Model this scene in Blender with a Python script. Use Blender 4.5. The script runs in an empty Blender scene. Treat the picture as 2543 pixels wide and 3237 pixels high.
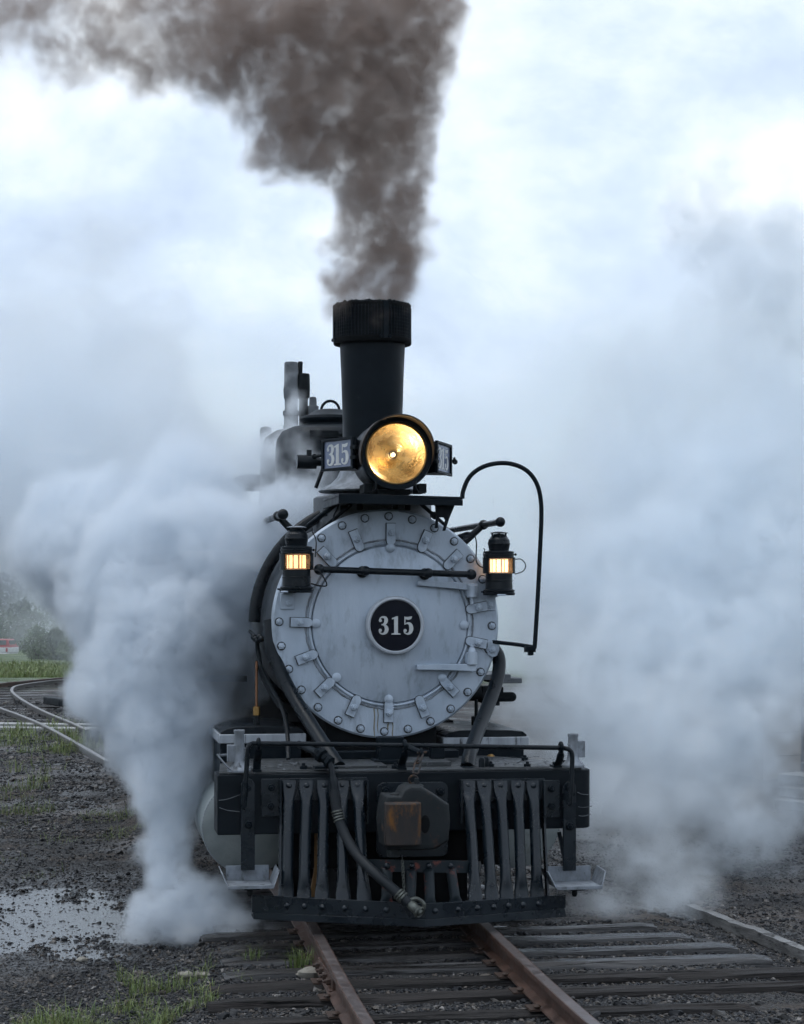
import bpy, math, random
from math import sin, cos, pi, radians, sqrt, atan2
from mathutils import Vector, Matrix, noise, Euler

random.seed(315)
scene = bpy.context.scene
COL = scene.collection

# ------------------------------------------------------------------ camera
FOC, HZ = 6340.0, 1880.0                 # focal length and horizon row, in photograph pixels (2543 x 3237)
YAW = radians(9.4)
CAM = Vector((-1.866, -11.15, 1.87))     # z = 0 is the top of the rails, y = 0 the front of the pilot beam
cd = bpy.data.cameras.new('camera')
cam = bpy.data.objects.new('camera', cd)
COL.objects.link(cam)
cam.location = CAM
cam.rotation_euler = (pi / 2, 0, -YAW)
cd.sensor_fit = 'VERTICAL'
cd.sensor_height = 36.0
cd.lens = FOC / 3237.0 * 36.0
cd.shift_y = (HZ - 3237 / 2) / 3237.0
cd.clip_start = 0.1
cd.clip_end = 3000
scene.camera = cam

# ------------------------------------------------------------------ sky and sun (overcast)
SUN_EL, SUN_AZ = radians(74), radians(300)
world = bpy.data.worlds.new('World')
scene.world = world
world.use_nodes = True
wn, wl = world.node_tree.nodes, world.node_tree.links
wn.clear()
wout = wn.new('ShaderNodeOutputWorld')
bg_sky = wn.new('ShaderNodeBackground')
sky = wn.new('ShaderNodeTexSky')
sky.sky_type = 'NISHITA'
sky.sun_disc = False
sky.sun_elevation = SUN_EL
sky.sun_rotation = SUN_AZ
wl.new(sky.outputs[0], bg_sky.inputs[0])
bg_sky.inputs[1].default_value = 0.10
# a layer of broken stratus all over the sky
tc = wn.new('ShaderNodeTexCoord')
cmap = wn.new('ShaderNodeMapping')
cmap.inputs['Scale'].default_value = (1.0, 1.0, 1.5)
cmap.inputs['Location'].default_value = (0.9, 1.7, 0.2)
wl.new(tc.outputs['Generated'], cmap.inputs[0])
cn = wn.new('ShaderNodeTexNoise')
cn.inputs['Scale'].default_value = 5.0
cn.inputs['Detail'].default_value = 9
cn.inputs['Roughness'].default_value = 0.56
cn.inputs['Distortion'].default_value = 0.15
wl.new(cmap.outputs[0], cn.inputs['Vector'])
cr = wn.new('ShaderNodeValToRGB')
cr.color_ramp.elements[0].position = 0.36
cr.color_ramp.elements[0].color = (0.41, 0.50, 0.645, 1)
cr.color_ramp.elements[1].position = 0.66
cr.color_ramp.elements[1].color = (0.92, 0.965, 1.0, 1)
e = cr.color_ramp.elements.new(0.50)
e.color = (0.585, 0.685, 0.825, 1)
wl.new(cn.outputs['Fac'], cr.inputs[0])
bg_cloud = wn.new('ShaderNodeBackground')
bg_cloud.inputs[1].default_value = 1.45
wl.new(cr.outputs[0], bg_cloud.inputs[0])
wmix = wn.new('ShaderNodeMixShader')
wmix.inputs[0].default_value = 0.86
wl.new(bg_sky.outputs[0], wmix.inputs[1])
wl.new(bg_cloud.outputs[0], wmix.inputs[2])
wl.new(wmix.outputs[0], wout.inputs['Surface'])

sl = bpy.data.lights.new('sun', 'SUN')
sl.energy = 1.25
sl.angle = radians(50)
sl.color = (1.0, 1.0, 0.99)
sun = bpy.data.objects.new('sun', sl)
COL.objects.link(sun)
# towards the sun: high behind the clouds, almost overhead, a little to the left
sdir = Vector((sin(SUN_AZ) * cos(SUN_EL), cos(SUN_AZ) * cos(SUN_EL), sin(SUN_EL)))
sun.rotation_euler = sdir.to_track_quat('Z', 'Y').to_euler()

vs = scene.view_settings
vs.view_transform = 'Standard'
vs.look = 'None'
vs.gamma = 1.0
vs.use_curve_mapping = False
vs.exposure = 0.0

cy = scene.cycles
cy.max_bounces = 12
cy.diffuse_bounces = 3
cy.glossy_bounces = 3
cy.transmission_bounces = 5
cy.transparent_max_bounces = 12
cy.volume_bounces = 10
cy.volume_step_rate = 4.0
cy.volume_max_steps = 256
cy.use_adaptive_sampling = True
cy.adaptive_threshold = 0.035
cy.sample_clamp_indirect = 4.0
cy.caustics_reflective = False
cy.caustics_refractive = False
try:
    cy.use_denoising = True
    cy.denoiser = 'OPENIMAGEDENOISE'
    cy.denoising_input_passes = 'RGB_ALBEDO_NORMAL'
except Exception:
    pass

# ------------------------------------------------------------------ helpers
CF, CR = Vector((sin(YAW), cos(YAW), 0)), Vector((cos(YAW), -sin(YAW), 0))


def ray(px, py):
    return CF + CR * ((px - 1271.5) / FOC) + Vector((0, 0, (HZ - py) / FOC))


def at(px, py, Y):
    """the point of the plane y = Y that photograph pixel (px, py) looks at"""
    d = ray(px, py)
    return CAM + d * ((Y - CAM.y) / d.y)


def grd(px, py, z=-0.25):
    d = ray(px, py)
    return CAM + d * ((z - CAM.z) / d.z)


def dep(px, py, depth):
    return CAM + ray(px, py) * depth


def catmull(pts, n=8):
    P = [Vector(p) for p in pts]
    if len(P) < 3:
        return P
    out = []
    for i in range(len(P) - 1):
        p0 = P[i - 1] if i > 0 else P[0] * 2 - P[1]
        p1, p2 = P[i], P[i + 1]
        p3 = P[i + 2] if i + 2 < len(P) else P[-1] * 2 - P[-2]
        for k in range(n):
            t = k / n
            out.append(0.5 * ((2 * p1) + (p2 - p0) * t + (2 * p0 - 5 * p1 + 4 * p2 - p3) * t * t
                              + (3 * p1 - p0 - 3 * p2 + p3) * t ** 3))
    out.append(P[-1])
    return out


def frame_of(d):
    d = d.normalized()
    a = Vector((0, 0, 1)) if abs(d.z) < 0.9 else Vector((0, 1, 0))
    u = d.cross(a).normalized()
    return u, d.cross(u).normalized()


def put(o, parent):
    if parent is not None:
        o.parent = parent
        m = Matrix.Translation(parent.location) if parent.type == 'EMPTY' else parent.matrix_basis.copy()
        q = parent.parent
        o.matrix_parent_inverse = m.inverted()
    return o


class MB:
    """collects shapes and links them as one mesh object"""

    def __init__(self):
        self.v, self.f = [], []

    def add(self, v, f):
        n = len(self.v)
        self.v += [tuple(p) for p in v]
        self.f += [tuple(i + n for i in q) for q in f]
        return self

    def box(self, c, s, rot=None):
        c = Vector(c)
        vs_ = []
        for x in (-.5, .5):
            for y in (-.5, .5):
                for z in (-.5, .5):
                    p = Vector((x * s[0], y * s[1], z * s[2]))
                    if rot is not None:
                        p = rot @ p
                    vs_.append(c + p)
        return self.add(vs_, [(0, 1, 3, 2), (4, 6, 7, 5), (0, 4, 5, 1), (2, 3, 7, 6), (0, 2, 6, 4), (1, 5, 7, 3)])

    def bb(self, a, b):
        a, b = Vector(a), Vector(b)
        return self.box((a + b) / 2, [abs(b[i] - a[i]) for i in range(3)])

    def bar(self, p0, p1, w, t, up=(0, 1, 0)):
        """a flat bar from p0 to p1, w wide, t thick along UP"""
        p0, p1 = Vector(p0), Vector(p1)
        d = (p1 - p0)
        L = d.length
        d.normalize()
        u = Vector(up)
        u = (u - d * u.dot(d)).normalized()
        s = d.cross(u)
        R = Matrix((s, u, d)).transposed()
        return self.box((p0 + p1) / 2, (w, t, L), R)

    def lathe(self, prof, o, axis, n=32, caps=True):
        """prof: (radius, distance along axis)"""
        o, axis = Vector(o), Vector(axis).normalized()
        u, w = frame_of(axis)
        b = len(self.v)
        for r, t in prof:
            for k in range(n):
                a = 2 * pi * k / n
                self.v.append(tuple(o + axis * t + (u * cos(a) + w * sin(a)) * r))
        for i in range(len(prof) - 1):
            for k in range(n):
                k2 = (k + 1) % n
                self.f.append((b + i * n + k, b + i * n + k2, b + (i + 1) * n + k2, b + (i + 1) * n + k))
        if caps:
            if prof[0][0] > 1e-5:
                self.f.append(tuple(b + k for k in range(n - 1, -1, -1)))
            if prof[-1][0] > 1e-5:
                self.f.append(tuple(b + (len(prof) - 1) * n + k for k in range(n)))
        return self

    def cyl(self, p0, p1, r0, r1=None, n=24, caps=True):
        p0, p1 = Vector(p0), Vector(p1)
        return self.lathe([(r0, 0), (r0 if r1 is None else r1, (p1 - p0).length)], p0, p1 - p0, n, caps)

    def ball(self, c, r, n=18, sq=(1, 1, 1)):
        m = max(6, n // 2)
        prof = [(max(1e-6, r * sin(pi * i / m)), -r * cos(pi * i / m)) for i in range(m + 1)]
        b = len(self.v)
        self.lathe(prof, c, (0, 0, 1), n, False)
        if sq != (1, 1, 1):
            c = Vector(c)
            for i in range(b, len(self.v)):
                p = Vector(self.v[i]) - c
                self.v[i] = tuple(c + Vector((p.x * sq[0], p.y * sq[1], p.z * sq[2])))
        return self

    def tube(self, path, r, n=12, caps=True, flat=None):
        """flat: optional list of (width factor, thickness factor, width axis) per point"""
        P = [Vector(p) for p in path]
        b = len(self.v)
        N = len(P)
        u = None
        for i, p in enumerate(P):
            d = (P[min(i + 1, N - 1)] - P[max(i - 1, 0)]).normalized()
            if u is None:
                u, w = frame_of(d)
            else:
                u = (u - d * u.dot(d)).normalized()
                w = d.cross(u)
            if flat is not None:
                ax = Vector(flat[i][2])
                u = (ax - d * ax.dot(d)).normalized()
                w = d.cross(u)
            rr = r[i] if isinstance(r, (list, tuple)) else r
            fu, fw = (flat[i][0], flat[i][1]) if flat is not None else (1, 1)
            for k in range(n):
                a = 2 * pi * k / n
                self.v.append(tuple(p + u * (cos(a) * rr * fu) + w * (sin(a) * rr * fw)))
        for i in range(N - 1):
            for k in range(n):
                k2 = (k + 1) % n
                self.f.append((b + i * n + k, b + i * n + k2, b + (i + 1) * n + k2, b + (i + 1) * n + k))
        if caps:
            self.f.append(tuple(b + k for k in range(n - 1, -1, -1)))
            self.f.append(tuple(b + (N - 1) * n + k for k in range(n)))
        return self

    def torus(self, c, axis, R, r, n=24, m=8, a0=0, a1=2 * pi):
        axis = Vector(axis).normalized()
        u, w = frame_of(axis)
        full = abs(a1 - a0 - 2 * pi) < 1e-6
        k = n + (1 if not full else 1)
        pts = [Vector(c) + (u * cos(a0 + (a1 - a0) * i / n) + w * sin(a0 + (a1 - a0) * i / n)) * R for i in range(k)]
        return self.tube(pts, r, m, not full)

    def prism(self, poly, o, ux, uy, depth):
        """polygon (x, y) in the frame o, ux, uy, pushed DEPTH along ux x uy"""
        o, ux, uy = Vector(o), Vector(ux), Vector(uy)
        nrm = ux.cross(uy).normalized()
        n = len(poly)
        a = [o + ux * p[0] + uy * p[1] for p in poly]
        bq = [p + nrm * depth for p in a]
        f = [tuple(range(n - 1, -1, -1)), tuple(range(n, 2 * n))]
        f += [(i, (i + 1) % n, n + (i + 1) % n, n + i) for i in range(n)]
        return self.add(a + bq, f)

    def mesh(self, name, mat, smooth=35):
        me = bpy.data.meshes.new(name)
        me.from_pydata(self.v, [], self.f)
        me.validate()
        me.update()
        if smooth:
            me.shade_smooth()
            me.set_sharp_from_angle(angle=radians(smooth))
        if mat is not None:
            me.materials.append(mat)
        return me

    def build(self, name, mat, parent=None, bevel=0.0, seg=2, smooth=35, jag=0.0):
        if jag:
            self.v = [tuple(Vector(p) + noise.noise_vector(Vector(p) * 23) * jag) for p in self.v]
        o = bpy.data.objects.new(name, self.mesh(name, mat, smooth))
        COL.objects.link(o)
        put(o, parent)
        if bevel:
            m = o.modifiers.new('bevel', 'BEVEL')
            m.width = bevel
            m.segments = seg
            m.limit_method = 'ANGLE'
            m.angle_limit = radians(40)
            m.harden_normals = False
        return o


def piece(name, me, parent, loc=(0, 0, 0), rot=None, scale=None):
    """another object on shared mesh data"""
    o = bpy.data.objects.new(name, me)
    COL.objects.link(o)
    o.location = loc
    if rot is not None:
        o.rotation_euler = rot
    if scale is not None:
        o.scale = scale
    return put(o, parent)


def empty(name, loc, label, cat, group=None):
    o = bpy.data.objects.new(name, None)
    o.empty_display_size = 0.2
    COL.objects.link(o)
    o.location = loc
    return tag(o, label, cat, group)


def tag(o, label=None, cat=None, group=None, kind=None):
    if label:
        o['label'] = label
    if cat:
        o['category'] = cat
    if group:
        o['group'] = group
    if kind:
        o['kind'] = kind
    return o


# ------------------------------------------------------------------ materials
def mat(name, c1, c2=None, rough=0.5, rough2=None, metal=0.0, nscale=6.0, detail=6, bump=0.0, bscale=40.0, bdist=0.01,
        lo=0.35, hi=0.65, spec=0.5, third=None, stretch=(1, 1, 1), coat=0.0):
    """third: (colour, scale, low, high, roughness) of a stain, rust or dust layer"""
    m = bpy.data.materials.new(name)
    m.use_nodes = True
    nt = m.node_tree
    N, L = nt.nodes, nt.links
    b = N['Principled BSDF']
    b.inputs['Metallic'].default_value = metal
    b.inputs['Specular IOR Level'].default_value = spec
    b.inputs['Coat Weight'].default_value = coat
    t = N.new('ShaderNodeTexCoord')
    mp = N.new('ShaderNodeMapping')
    mp.inputs['Scale'].default_value = stretch
    geo = N.new('ShaderNodeNewGeometry')
    L.new(geo.outputs['Position'], mp.inputs[0])
    n1 = N.new('ShaderNodeTexNoise')
    n1.inputs['Scale'].default_value = nscale
    n1.inputs['Detail'].default_value = detail
    n1.inputs['Roughness'].default_value = 0.62
    L.new(mp.outputs[0], n1.inputs['Vector'])
    mr = N.new('ShaderNodeMapRange')
    mr.inputs['From Min'].default_value = lo
    mr.inputs['From Max'].default_value = hi
    L.new(n1.outputs['Fac'], mr.inputs['Value'])
    mx = N.new('ShaderNodeMix')
    mx.data_type = 'RGBA'
    mx.inputs['A'].default_value = (*c1, 1)
    mx.inputs['B'].default_value = (*(c2 or c1), 1)
    L.new(mr.outputs[0], mx.inputs['Factor'])
    col = mx.outputs['Result']
    mrr = N.new('ShaderNodeMapRange')
    mrr.inputs['To Min'].default_value = rough
    mrr.inputs['To Max'].default_value = rough if rough2 is None else rough2
    L.new(mr.outputs[0], mrr.inputs['Value'])
    rg = mrr.outputs[0]
    if third:
        n3 = N.new('ShaderNodeTexNoise')
        n3.inputs['Scale'].default_value = third[1]
        n3.inputs['Detail'].default_value = 8
        n3.inputs['Roughness'].default_value = 0.7
        L.new(mp.outputs[0], n3.inputs['Vector'])
        m3 = N.new('ShaderNodeMapRange')
        m3.inputs['From Min'].default_value = third[2]
        m3.inputs['From Max'].default_value = third[3]
        L.new(n3.outputs['Fac'], m3.inputs['Value'])
        x3 = N.new('ShaderNodeMix')
        x3.data_type = 'RGBA'
        L.new(m3.outputs[0], x3.inputs['Factor'])
        L.new(col, x3.inputs['A'])
        x3.inputs['B'].default_value = (*third[0], 1)
        col = x3.outputs['Result']
        f3 = N.new('ShaderNodeMix')
        L.new(m3.outputs[0], f3.inputs['Factor'])
        L.new(rg, f3.inputs['A'])
        f3.inputs['B'].default_value = third[4]
        rg = f3.outputs['Result']
    L.new(col, b.inputs['Base Color'])
    L.new(rg, b.inputs['Roughness'])
    if bump:
        nb = N.new('ShaderNodeTexNoise')
        nb.inputs['Scale'].default_value = bscale
        nb.inputs['Detail'].default_value = 5
        nb.inputs['Roughness'].default_value = 0.6
        L.new(mp.outputs[0], nb.inputs['Vector'])
        bp = N.new('ShaderNodeBump')
        bp.inputs['Strength'].default_value = bump
        bp.inputs['Distance'].default_value = bdist
        L.new(nb.outputs['Fac'], bp.inputs['Height'])
        L.new(bp.outputs[0], b.inputs['Normal'])
    return m


def emit(name, c, s):
    m = bpy.data.materials.new(name)
    m.use_nodes = True
    b = m.node_tree.nodes['Principled BSDF']
    b.inputs['Base Color'].default_value = (*c, 1)
    b.inputs['Emission Color'].default_value = (*c, 1)
    b.inputs['Emission Strength'].default_value = s
    return m


def glassy(name, tint, gloss, frost=0.0):
    """thin lamp glass: mostly clear, a little frosted, reflecting the sky"""
    m = bpy.data.materials.new(name)
    m.use_nodes = True
    N, L = m.node_tree.nodes, m.node_tree.links
    N.remove(N['Principled BSDF'])
    tr = N.new('ShaderNodeBsdfTransparent')
    tr.inputs[0].default_value = (*tint, 1)
    last = tr.outputs[0]
    if frost:
        tl = N.new('ShaderNodeBsdfTranslucent')
        tl.inputs[0].default_value = (*tint, 1)
        ms = N.new('ShaderNodeMixShader')
        ms.inputs[0].default_value = frost
        L.new(last, ms.inputs[1])
        L.new(tl.outputs[0], ms.inputs[2])
        last = ms.outputs[0]
    gl = N.new('ShaderNodeBsdfGlossy')
    gl.inputs['Roughness'].default_value = 0.06
    fr = N.new('ShaderNodeFresnel')
    fr.inputs[0].default_value = gloss
    m2 = N.new('ShaderNodeMixShader')
    L.new(fr.outputs[0], m2.inputs[0])
    L.new(last, m2.inputs[1])
    L.new(gl.outputs[0], m2.inputs[2])
    L.new(m2.outputs[0], N['Material Output'].inputs['Surface'])
    return m


M = {}
M['black'] = mat('black_engine_paint', (0.0025, 0.0060, 0.0095), (0.006, 0.0105, 0.015), rough=0.34, rough2=0.55, nscale=5,
                 bump=0.12, bscale=60, bdist=0.004, third=((0.022, 0.026, 0.029), 9, 0.64, 0.82, 0.8), spec=0.10)
M['black_gloss'] = mat('glossy_black_paint', (0.004, 0.007, 0.010), (0.009, 0.013, 0.017), rough=0.24, rough2=0.4,
                       nscale=8, bump=0.05, bscale=50, bdist=0.003, spec=0.2)
M['pilot'] = mat('pilot_paint', (0.0025, 0.0065, 0.011), (0.006, 0.012, 0.018), rough=0.20, rough2=0.40, nscale=7,
                 bump=0.15, bscale=70, bdist=0.003, third=((0.16, 0.045, 0.03), 11, 0.75, 0.82, 0.8), spec=0.45)
M['worn'] = mat('worn_pilot_paint', (0.007, 0.013, 0.017), (0.014, 0.021, 0.026), rough=0.4, rough2=0.6, nscale=7,
                bump=0.2, bscale=70, bdist=0.003, third=((0.20, 0.06, 0.045), 14, 0.55, 0.66, 0.85), spec=0.25)
M['soot'] = mat('sooty_iron', (0.006, 0.009, 0.011), (0.014, 0.017, 0.019), rough=0.6, rough2=0.8, spec=0.1, nscale=6,
                bump=0.2, bscale=45, bdist=0.006)
M['void'] = mat('dark_underframe_iron', (0.004, 0.005, 0.006), (0.007, 0.008, 0.009), rough=0.8, nscale=6, spec=0.1)
M['silver'] = mat('aluminium_paint', (0.385, 0.455, 0.54), (0.50, 0.565, 0.645), rough=0.34, rough2=0.52, metal=0.25,
                  nscale=3.2, bump=0.40, bscale=22, bdist=0.008, third=((0.19, 0.22, 0.25), 10, 0.53, 0.76, 0.6), stretch=(1, 1, .35))
M['silver_dirty'] = mat('weathered_aluminium_paint', (0.27, 0.30, 0.34), (0.16, 0.175, 0.19), rough=0.45, rough2=0.7,
                        metal=0.2, nscale=14, bump=0.6, bscale=45, bdist=0.006,
                        third=((0.06, 0.065, 0.07), 16, 0.56, 0.70, 0.8), stretch=(1, 1, 0.6))
M['silver_streak'] = mat('streaked_aluminium_paint', (0.40, 0.43, 0.47), (0.24, 0.26, 0.28), rough=0.5, rough2=0.7,
                         metal=0.15, nscale=9, bump=0.4, bscale=40, bdist=0.004,
                         third=((0.035, 0.038, 0.04), 22, 0.56, 0.66, 0.8), stretch=(1, 1, 0.12))
M['cylinder'] = mat('grey_green_cylinder_cover', (0.20, 0.23, 0.23), (0.28, 0.31, 0.31), rough=0.4, rough2=0.6,
                    metal=0.2, nscale=5, bump=0.15, bscale=20, bdist=0.006,
                    third=((0.11, 0.12, 0.11), 5, 0.55, 0.75, 0.6))
M['grey'] = mat('faded_grey_iron', (0.085, 0.095, 0.105), (0.15, 0.165, 0.18), rough=0.6, rough2=0.8, nscale=7,
                bump=0.3, bscale=40, bdist=0.006, third=((0.03, 0.033, 0.036), 8, 0.52, 0.72, 0.8))
M['deck'] = mat('flaking_deck_paint', (0.022, 0.026, 0.029), (0.045, 0.05, 0.053), rough=0.35, rough2=0.7, nscale=14,
                bump=0.6, bscale=30, bdist=0.01, third=((0.20, 0.21, 0.22), 24, 0.60, 0.68, 0.5))
M['rust'] = mat('rusted_iron', (0.020, 0.021, 0.022), (0.045, 0.034, 0.029), rough=0.6, rough2=0.8, spec=.25, nscale=9, bump=0.4,
                bscale=50, bdist=0.006, third=((0.17, 0.075, 0.022), 7, 0.52, 0.66, 0.85), stretch=(1.6, 1.6, .7))
M['coupler'] = mat('coupler_iron', (0.009, 0.013, 0.015), (0.022, 0.025, 0.027), rough=0.5, rough2=0.75, nscale=8,
                   bump=0.4, bscale=50, bdist=0.006, third=((0.09, 0.045, 0.025), 9, 0.58, 0.72, 0.85), spec=.25)
M['brass'] = mat('aged_brass', (0.30, 0.17, 0.05), (0.42, 0.26, 0.10), rough=0.35, rough2=0.55, metal=0.9, nscale=20)
M['copper'] = mat('aged_copper', (0.20, 0.10, 0.06), (0.34, 0.17, 0.09), rough=0.4, rough2=0.6, metal=0.8, nscale=12)
M['fitting'] = mat('oxidised_hose_fitting', (0.17, 0.18, 0.155), (0.07, 0.075, 0.07), rough=0.4, rough2=0.65, metal=0.6,
                   nscale=25, bump=0.3, bscale=60, bdist=0.003)
M['rubber'] = mat('black_hose_rubber', (0.008, 0.011, 0.014), (0.016, 0.020, 0.024), spec=.3, rough=0.5, rough2=0.65, nscale=10,
                  bump=0.2, bscale=90, bdist=0.002)
M['timber'] = mat('painted_timber', (0.004, 0.007, 0.010), (0.009, 0.013, 0.017), rough=0.45, rough2=0.65, nscale=6,
                  bump=0.35, bscale=22, bdist=0.004, stretch=(0.15, 1, 1.4), spec=0.12)
M['plate_black'] = mat('number_plate_black', (0.003, 0.004, 0.010), (0.005, 0.006, 0.014), rough=0.25, nscale=6, spec=0.15)
M['plate_white'] = mat('number_plate_white', (0.62, 0.63, 0.62), (0.50, 0.51, 0.51), rough=0.5, nscale=18)
M['plate_rim'] = mat('number_plate_rim', (0.50, 0.53, 0.57), (0.42, 0.45, 0.49), rough=0.42, metal=0.2, nscale=10,
                     bump=0.15, bscale=30, bdist=0.003)
M['board_glass'] = mat('blue_grey_number_glass', (0.14, 0.17, 0.25), (0.18, 0.21, 0.30), rough=0.12, rough2=0.3, nscale=7)
M['hood_brown'] = mat('lamp_glow_brown_hood', (0.018, 0.014, 0.012), (0.045, 0.026, 0.016), rough=0.55, rough2=0.75,
                      nscale=7, bump=0.2, bscale=40, bdist=0.004)  # brown puts the lamp's warm glow inside the hood into the colour
M['gold'] = mat('gilt_reflector', (0.88, 0.68, 0.40), (0.95, 0.80, 0.55), rough=0.18, rough2=0.34, metal=1.0, nscale=9,
                bump=0.45, bscale=8, bdist=0.02)
M['wood_orange'] = mat('orange_oak_plank', (0.20, 0.10, 0.03), (0.30, 0.16, 0.05), rough=0.6, nscale=10,
                       stretch=(3, 3, 0.3))
M['bulb'] = emit('lit_headlight_bulb', (1.0, 0.78, 0.48), 7)
M['filament'] = emit('lit_lantern_bulb', (1.0, 0.64, 0.36), 14)
M['lens'] = glassy('headlight_glass', (1.0, 0.97, 0.90), 1.25)
M['lantern_glass'] = glassy('ribbed_lantern_glass', (1.0, 0.86, 0.70), 1.35, 0.22)
# ================================================================== the locomotive
loco = empty('steam_locomotive', (0, 2.0, -0.0),
             'black steam locomotive with silver smokebox front numbered 315, head-on on the track', 'locomotive')

# ---- shared small pieces (local +z points out of the surface)
def hexbolt(r=0.021, h=0.018, mt=None, name='bolt'):
    b = MB()
    b.lathe([(r, 0), (r, h * .85), (r * .86, h)], (0, 0, 0), (0, 0, 1), 6)
    b.lathe([(r * .5, h * .9), (r * .5, h * 1.45), (r * .38, h * 1.7)], (0, 0, 0), (0, 0, 1), 10)
    return b.mesh(name, mt, 30)


def rivet(r=0.018, mt=None, name='rivet'):
    b = MB()
    b.lathe([(r * sin(a), r * .75 * cos(a)) for a in (pi / 2, 1.1, .65, .25, 0.001)], (0, 0, 0), (0, 0, 1), 12, False)
    return b.mesh(name, mt, 60)


FRONT = (pi / 2, 0, 0)               # turns local +z to -y, towards the camera
bolt_silver = hexbolt(0.021, 0.020, M['silver'])
bolt_black = hexbolt(0.021, 0.020, M['black'])
rivet_pilot = rivet(0.018, M['pilot'])

outline_dark = mat('crack_dirt_shade_outline', (.045, .050, .055), (.09, .10, .11), rough=.8, nscale=30)  # dark plate edges: paint cracks and dirt, with shadow put into the colour
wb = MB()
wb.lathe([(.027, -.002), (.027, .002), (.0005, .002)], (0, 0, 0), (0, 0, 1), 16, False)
bolt_outline_me = wb.mesh('bolt_outline', outline_dark, 30)
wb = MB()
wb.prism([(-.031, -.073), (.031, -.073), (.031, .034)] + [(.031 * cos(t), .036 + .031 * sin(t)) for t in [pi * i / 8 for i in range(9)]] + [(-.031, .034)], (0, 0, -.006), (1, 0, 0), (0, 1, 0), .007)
clamp_outline_me = wb.mesh('clamp_outline', outline_dark, 30)

# ---- boiler, smokebox
DC = at(1222, 1972, 0.85)            # centre of the smokebox front
DX, DZ, DR = DC.x, DC.z, 0.695
MB().lathe([(DR - .035, 0), (DR - .035, 1.75)], (DX, 0.90, DZ), (0, 1, 0), 96, False).build('smokebox', M['grey'], loco)
MB().lathe([(DR + .01, 0), (DR + .01, 4.6)], (DX, 2.65, DZ + .02), (0, 1, 0), 72).build('boiler', M['black'], loco)
for k, y in enumerate((2.7, 3.6, 4.5, 5.4)):
    MB().lathe([(DR + .004, 0), (DR + .022, .0), (DR + .022, .07), (DR + .004, .07)], (DX, y, DZ + .02), (0, 1, 0), 64, False).build(
        'boiler_band', M['black_gloss'], loco)
rv = rivet(0.017, M['grey'])
smokebox = bpy.data.objects['smokebox']
for row in (1.02, 1.16):
    for k in range(44):
        a = 2 * pi * k / 44 + row
        n = Vector((cos(a), 0, sin(a)))
        piece('rivet', rv, smokebox, Vector((DX, row, DZ)) + n * (DR - .036), n.to_track_quat('Z', 'Y').to_euler())

# ---- smokebox front: ring plate, door, clamps, bolts
b = MB()
b.lathe([(0.46, 0.03), (0.47, 0.0), (DR - .012, 0.0), (DR, 0.012), (DR, 0.05), (DR - .03, 0.056)], (DX, 0.85, DZ), (0, 1, 0), 128, False)
front = b.build('smokebox_front', M['silver'], loco)
DOC = at(1233, 1974, 0.85)
b = MB()
R0 = 0.478
prof = [(0.0005, -0.055)] + [(R0 * t, -0.055 * (1 - (t ** 2.2))) for t in (.15, .3, .45, .6, .72, .82, .9, .95)] + \
       [(R0 * .985, -.002), (R0, .010), (R0, .04)]
b.lathe(prof, (DOC.x, 0.838, DOC.z), (0, 1, 0), 128, False)
b.torus((DOC.x, 0.846, DOC.z), (0, 1, 0), R0 + .012, 0.010, 128, 8)
door = b.build('smokebox_door', M['silver'], loco)
# lumpy bead of packing round the door
b = MB()
pts = []
for k in range(260):
    a = 2 * pi * k / 259
    rr = R0 + .034 + noise.noise(Vector((cos(a) * 9, sin(a) * 9, 3))) * .006
    pts.append((DOC.x + cos(a) * rr, 0.848, DOC.z + sin(a) * rr))
b.tube(pts, [0.006 + .004 * noise.noise(Vector((k * .7, 0, 1))) for k in range(260)], 6, False)
b.build('packing_bead', M['silver_dirty'], front)
for k in range(28):
    a = radians(90 - 1.2) - 2 * pi * k / 28
    p = Vector((DX + cos(a) * 0.652, 0.85, DZ + sin(a) * 0.652))
    if k in (6, 22):
        continue
    piece('bolt', bolt_silver, front, p, (pi / 2, random.uniform(0, 1), 0))
    piece('bolt_outline', bolt_outline_me, front, p, FRONT)
# clamps: dog plates pointing at the door's centre
b = MB()
poly = [(-.027, -.068), (.027, -.068), (.027, .030)] + \
       [(.027 * cos(t), .036 + .027 * sin(t)) for t in [pi * i / 8 for i in range(9)]] + [(-.027, .030)]
b.prism(poly, (0, 0, 0), (1, 0, 0), (0, 1, 0), 0.020)
for r in (-.045, .024):                # the four stamped dashes at either end
    for k in range(4):
        b.box((-.015 + k * .010, r, .0205), (.0035, .012, .004))
b.lathe([(.022, .02), (.022, .040), (.018, .044)], (0, -.012, 0), (0, 0, 1), 6)
b.lathe([(.011, .04), (.011, .058), (.008, .062)], (0, -.012, 0), (0, 0, 1), 10)
clamp_me = b.mesh('clamp', M['silver'], 30)


def crop2(x, y):                        # pixel of the smokebox-front close-up -> photograph pixel
    return 750 + x * .5855, 1550 + y * .5855


for (x, y) in ((830, 240), (1010, 280), (1160, 380), (648, 275), (492, 365), (350, 713), (380, 898), (478, 1058),
               (632, 1160), (818, 1190), (996, 1163), (1140, 1055), (1290, 635), (1287, 820)):
    p = at(*crop2(x, y), 0.835)
    d = Vector((DOC.x - p.x, 0, DOC.z - p.z)).normalized()
    z = Vector((0, -1, 0))
    R = Matrix((d.cross(z), d, z)).transposed()
    piece('clamp', clamp_me, front, p, R.to_euler())
    piece('clamp_outline', clamp_outline_me, front, p, R.to_euler())
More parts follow.
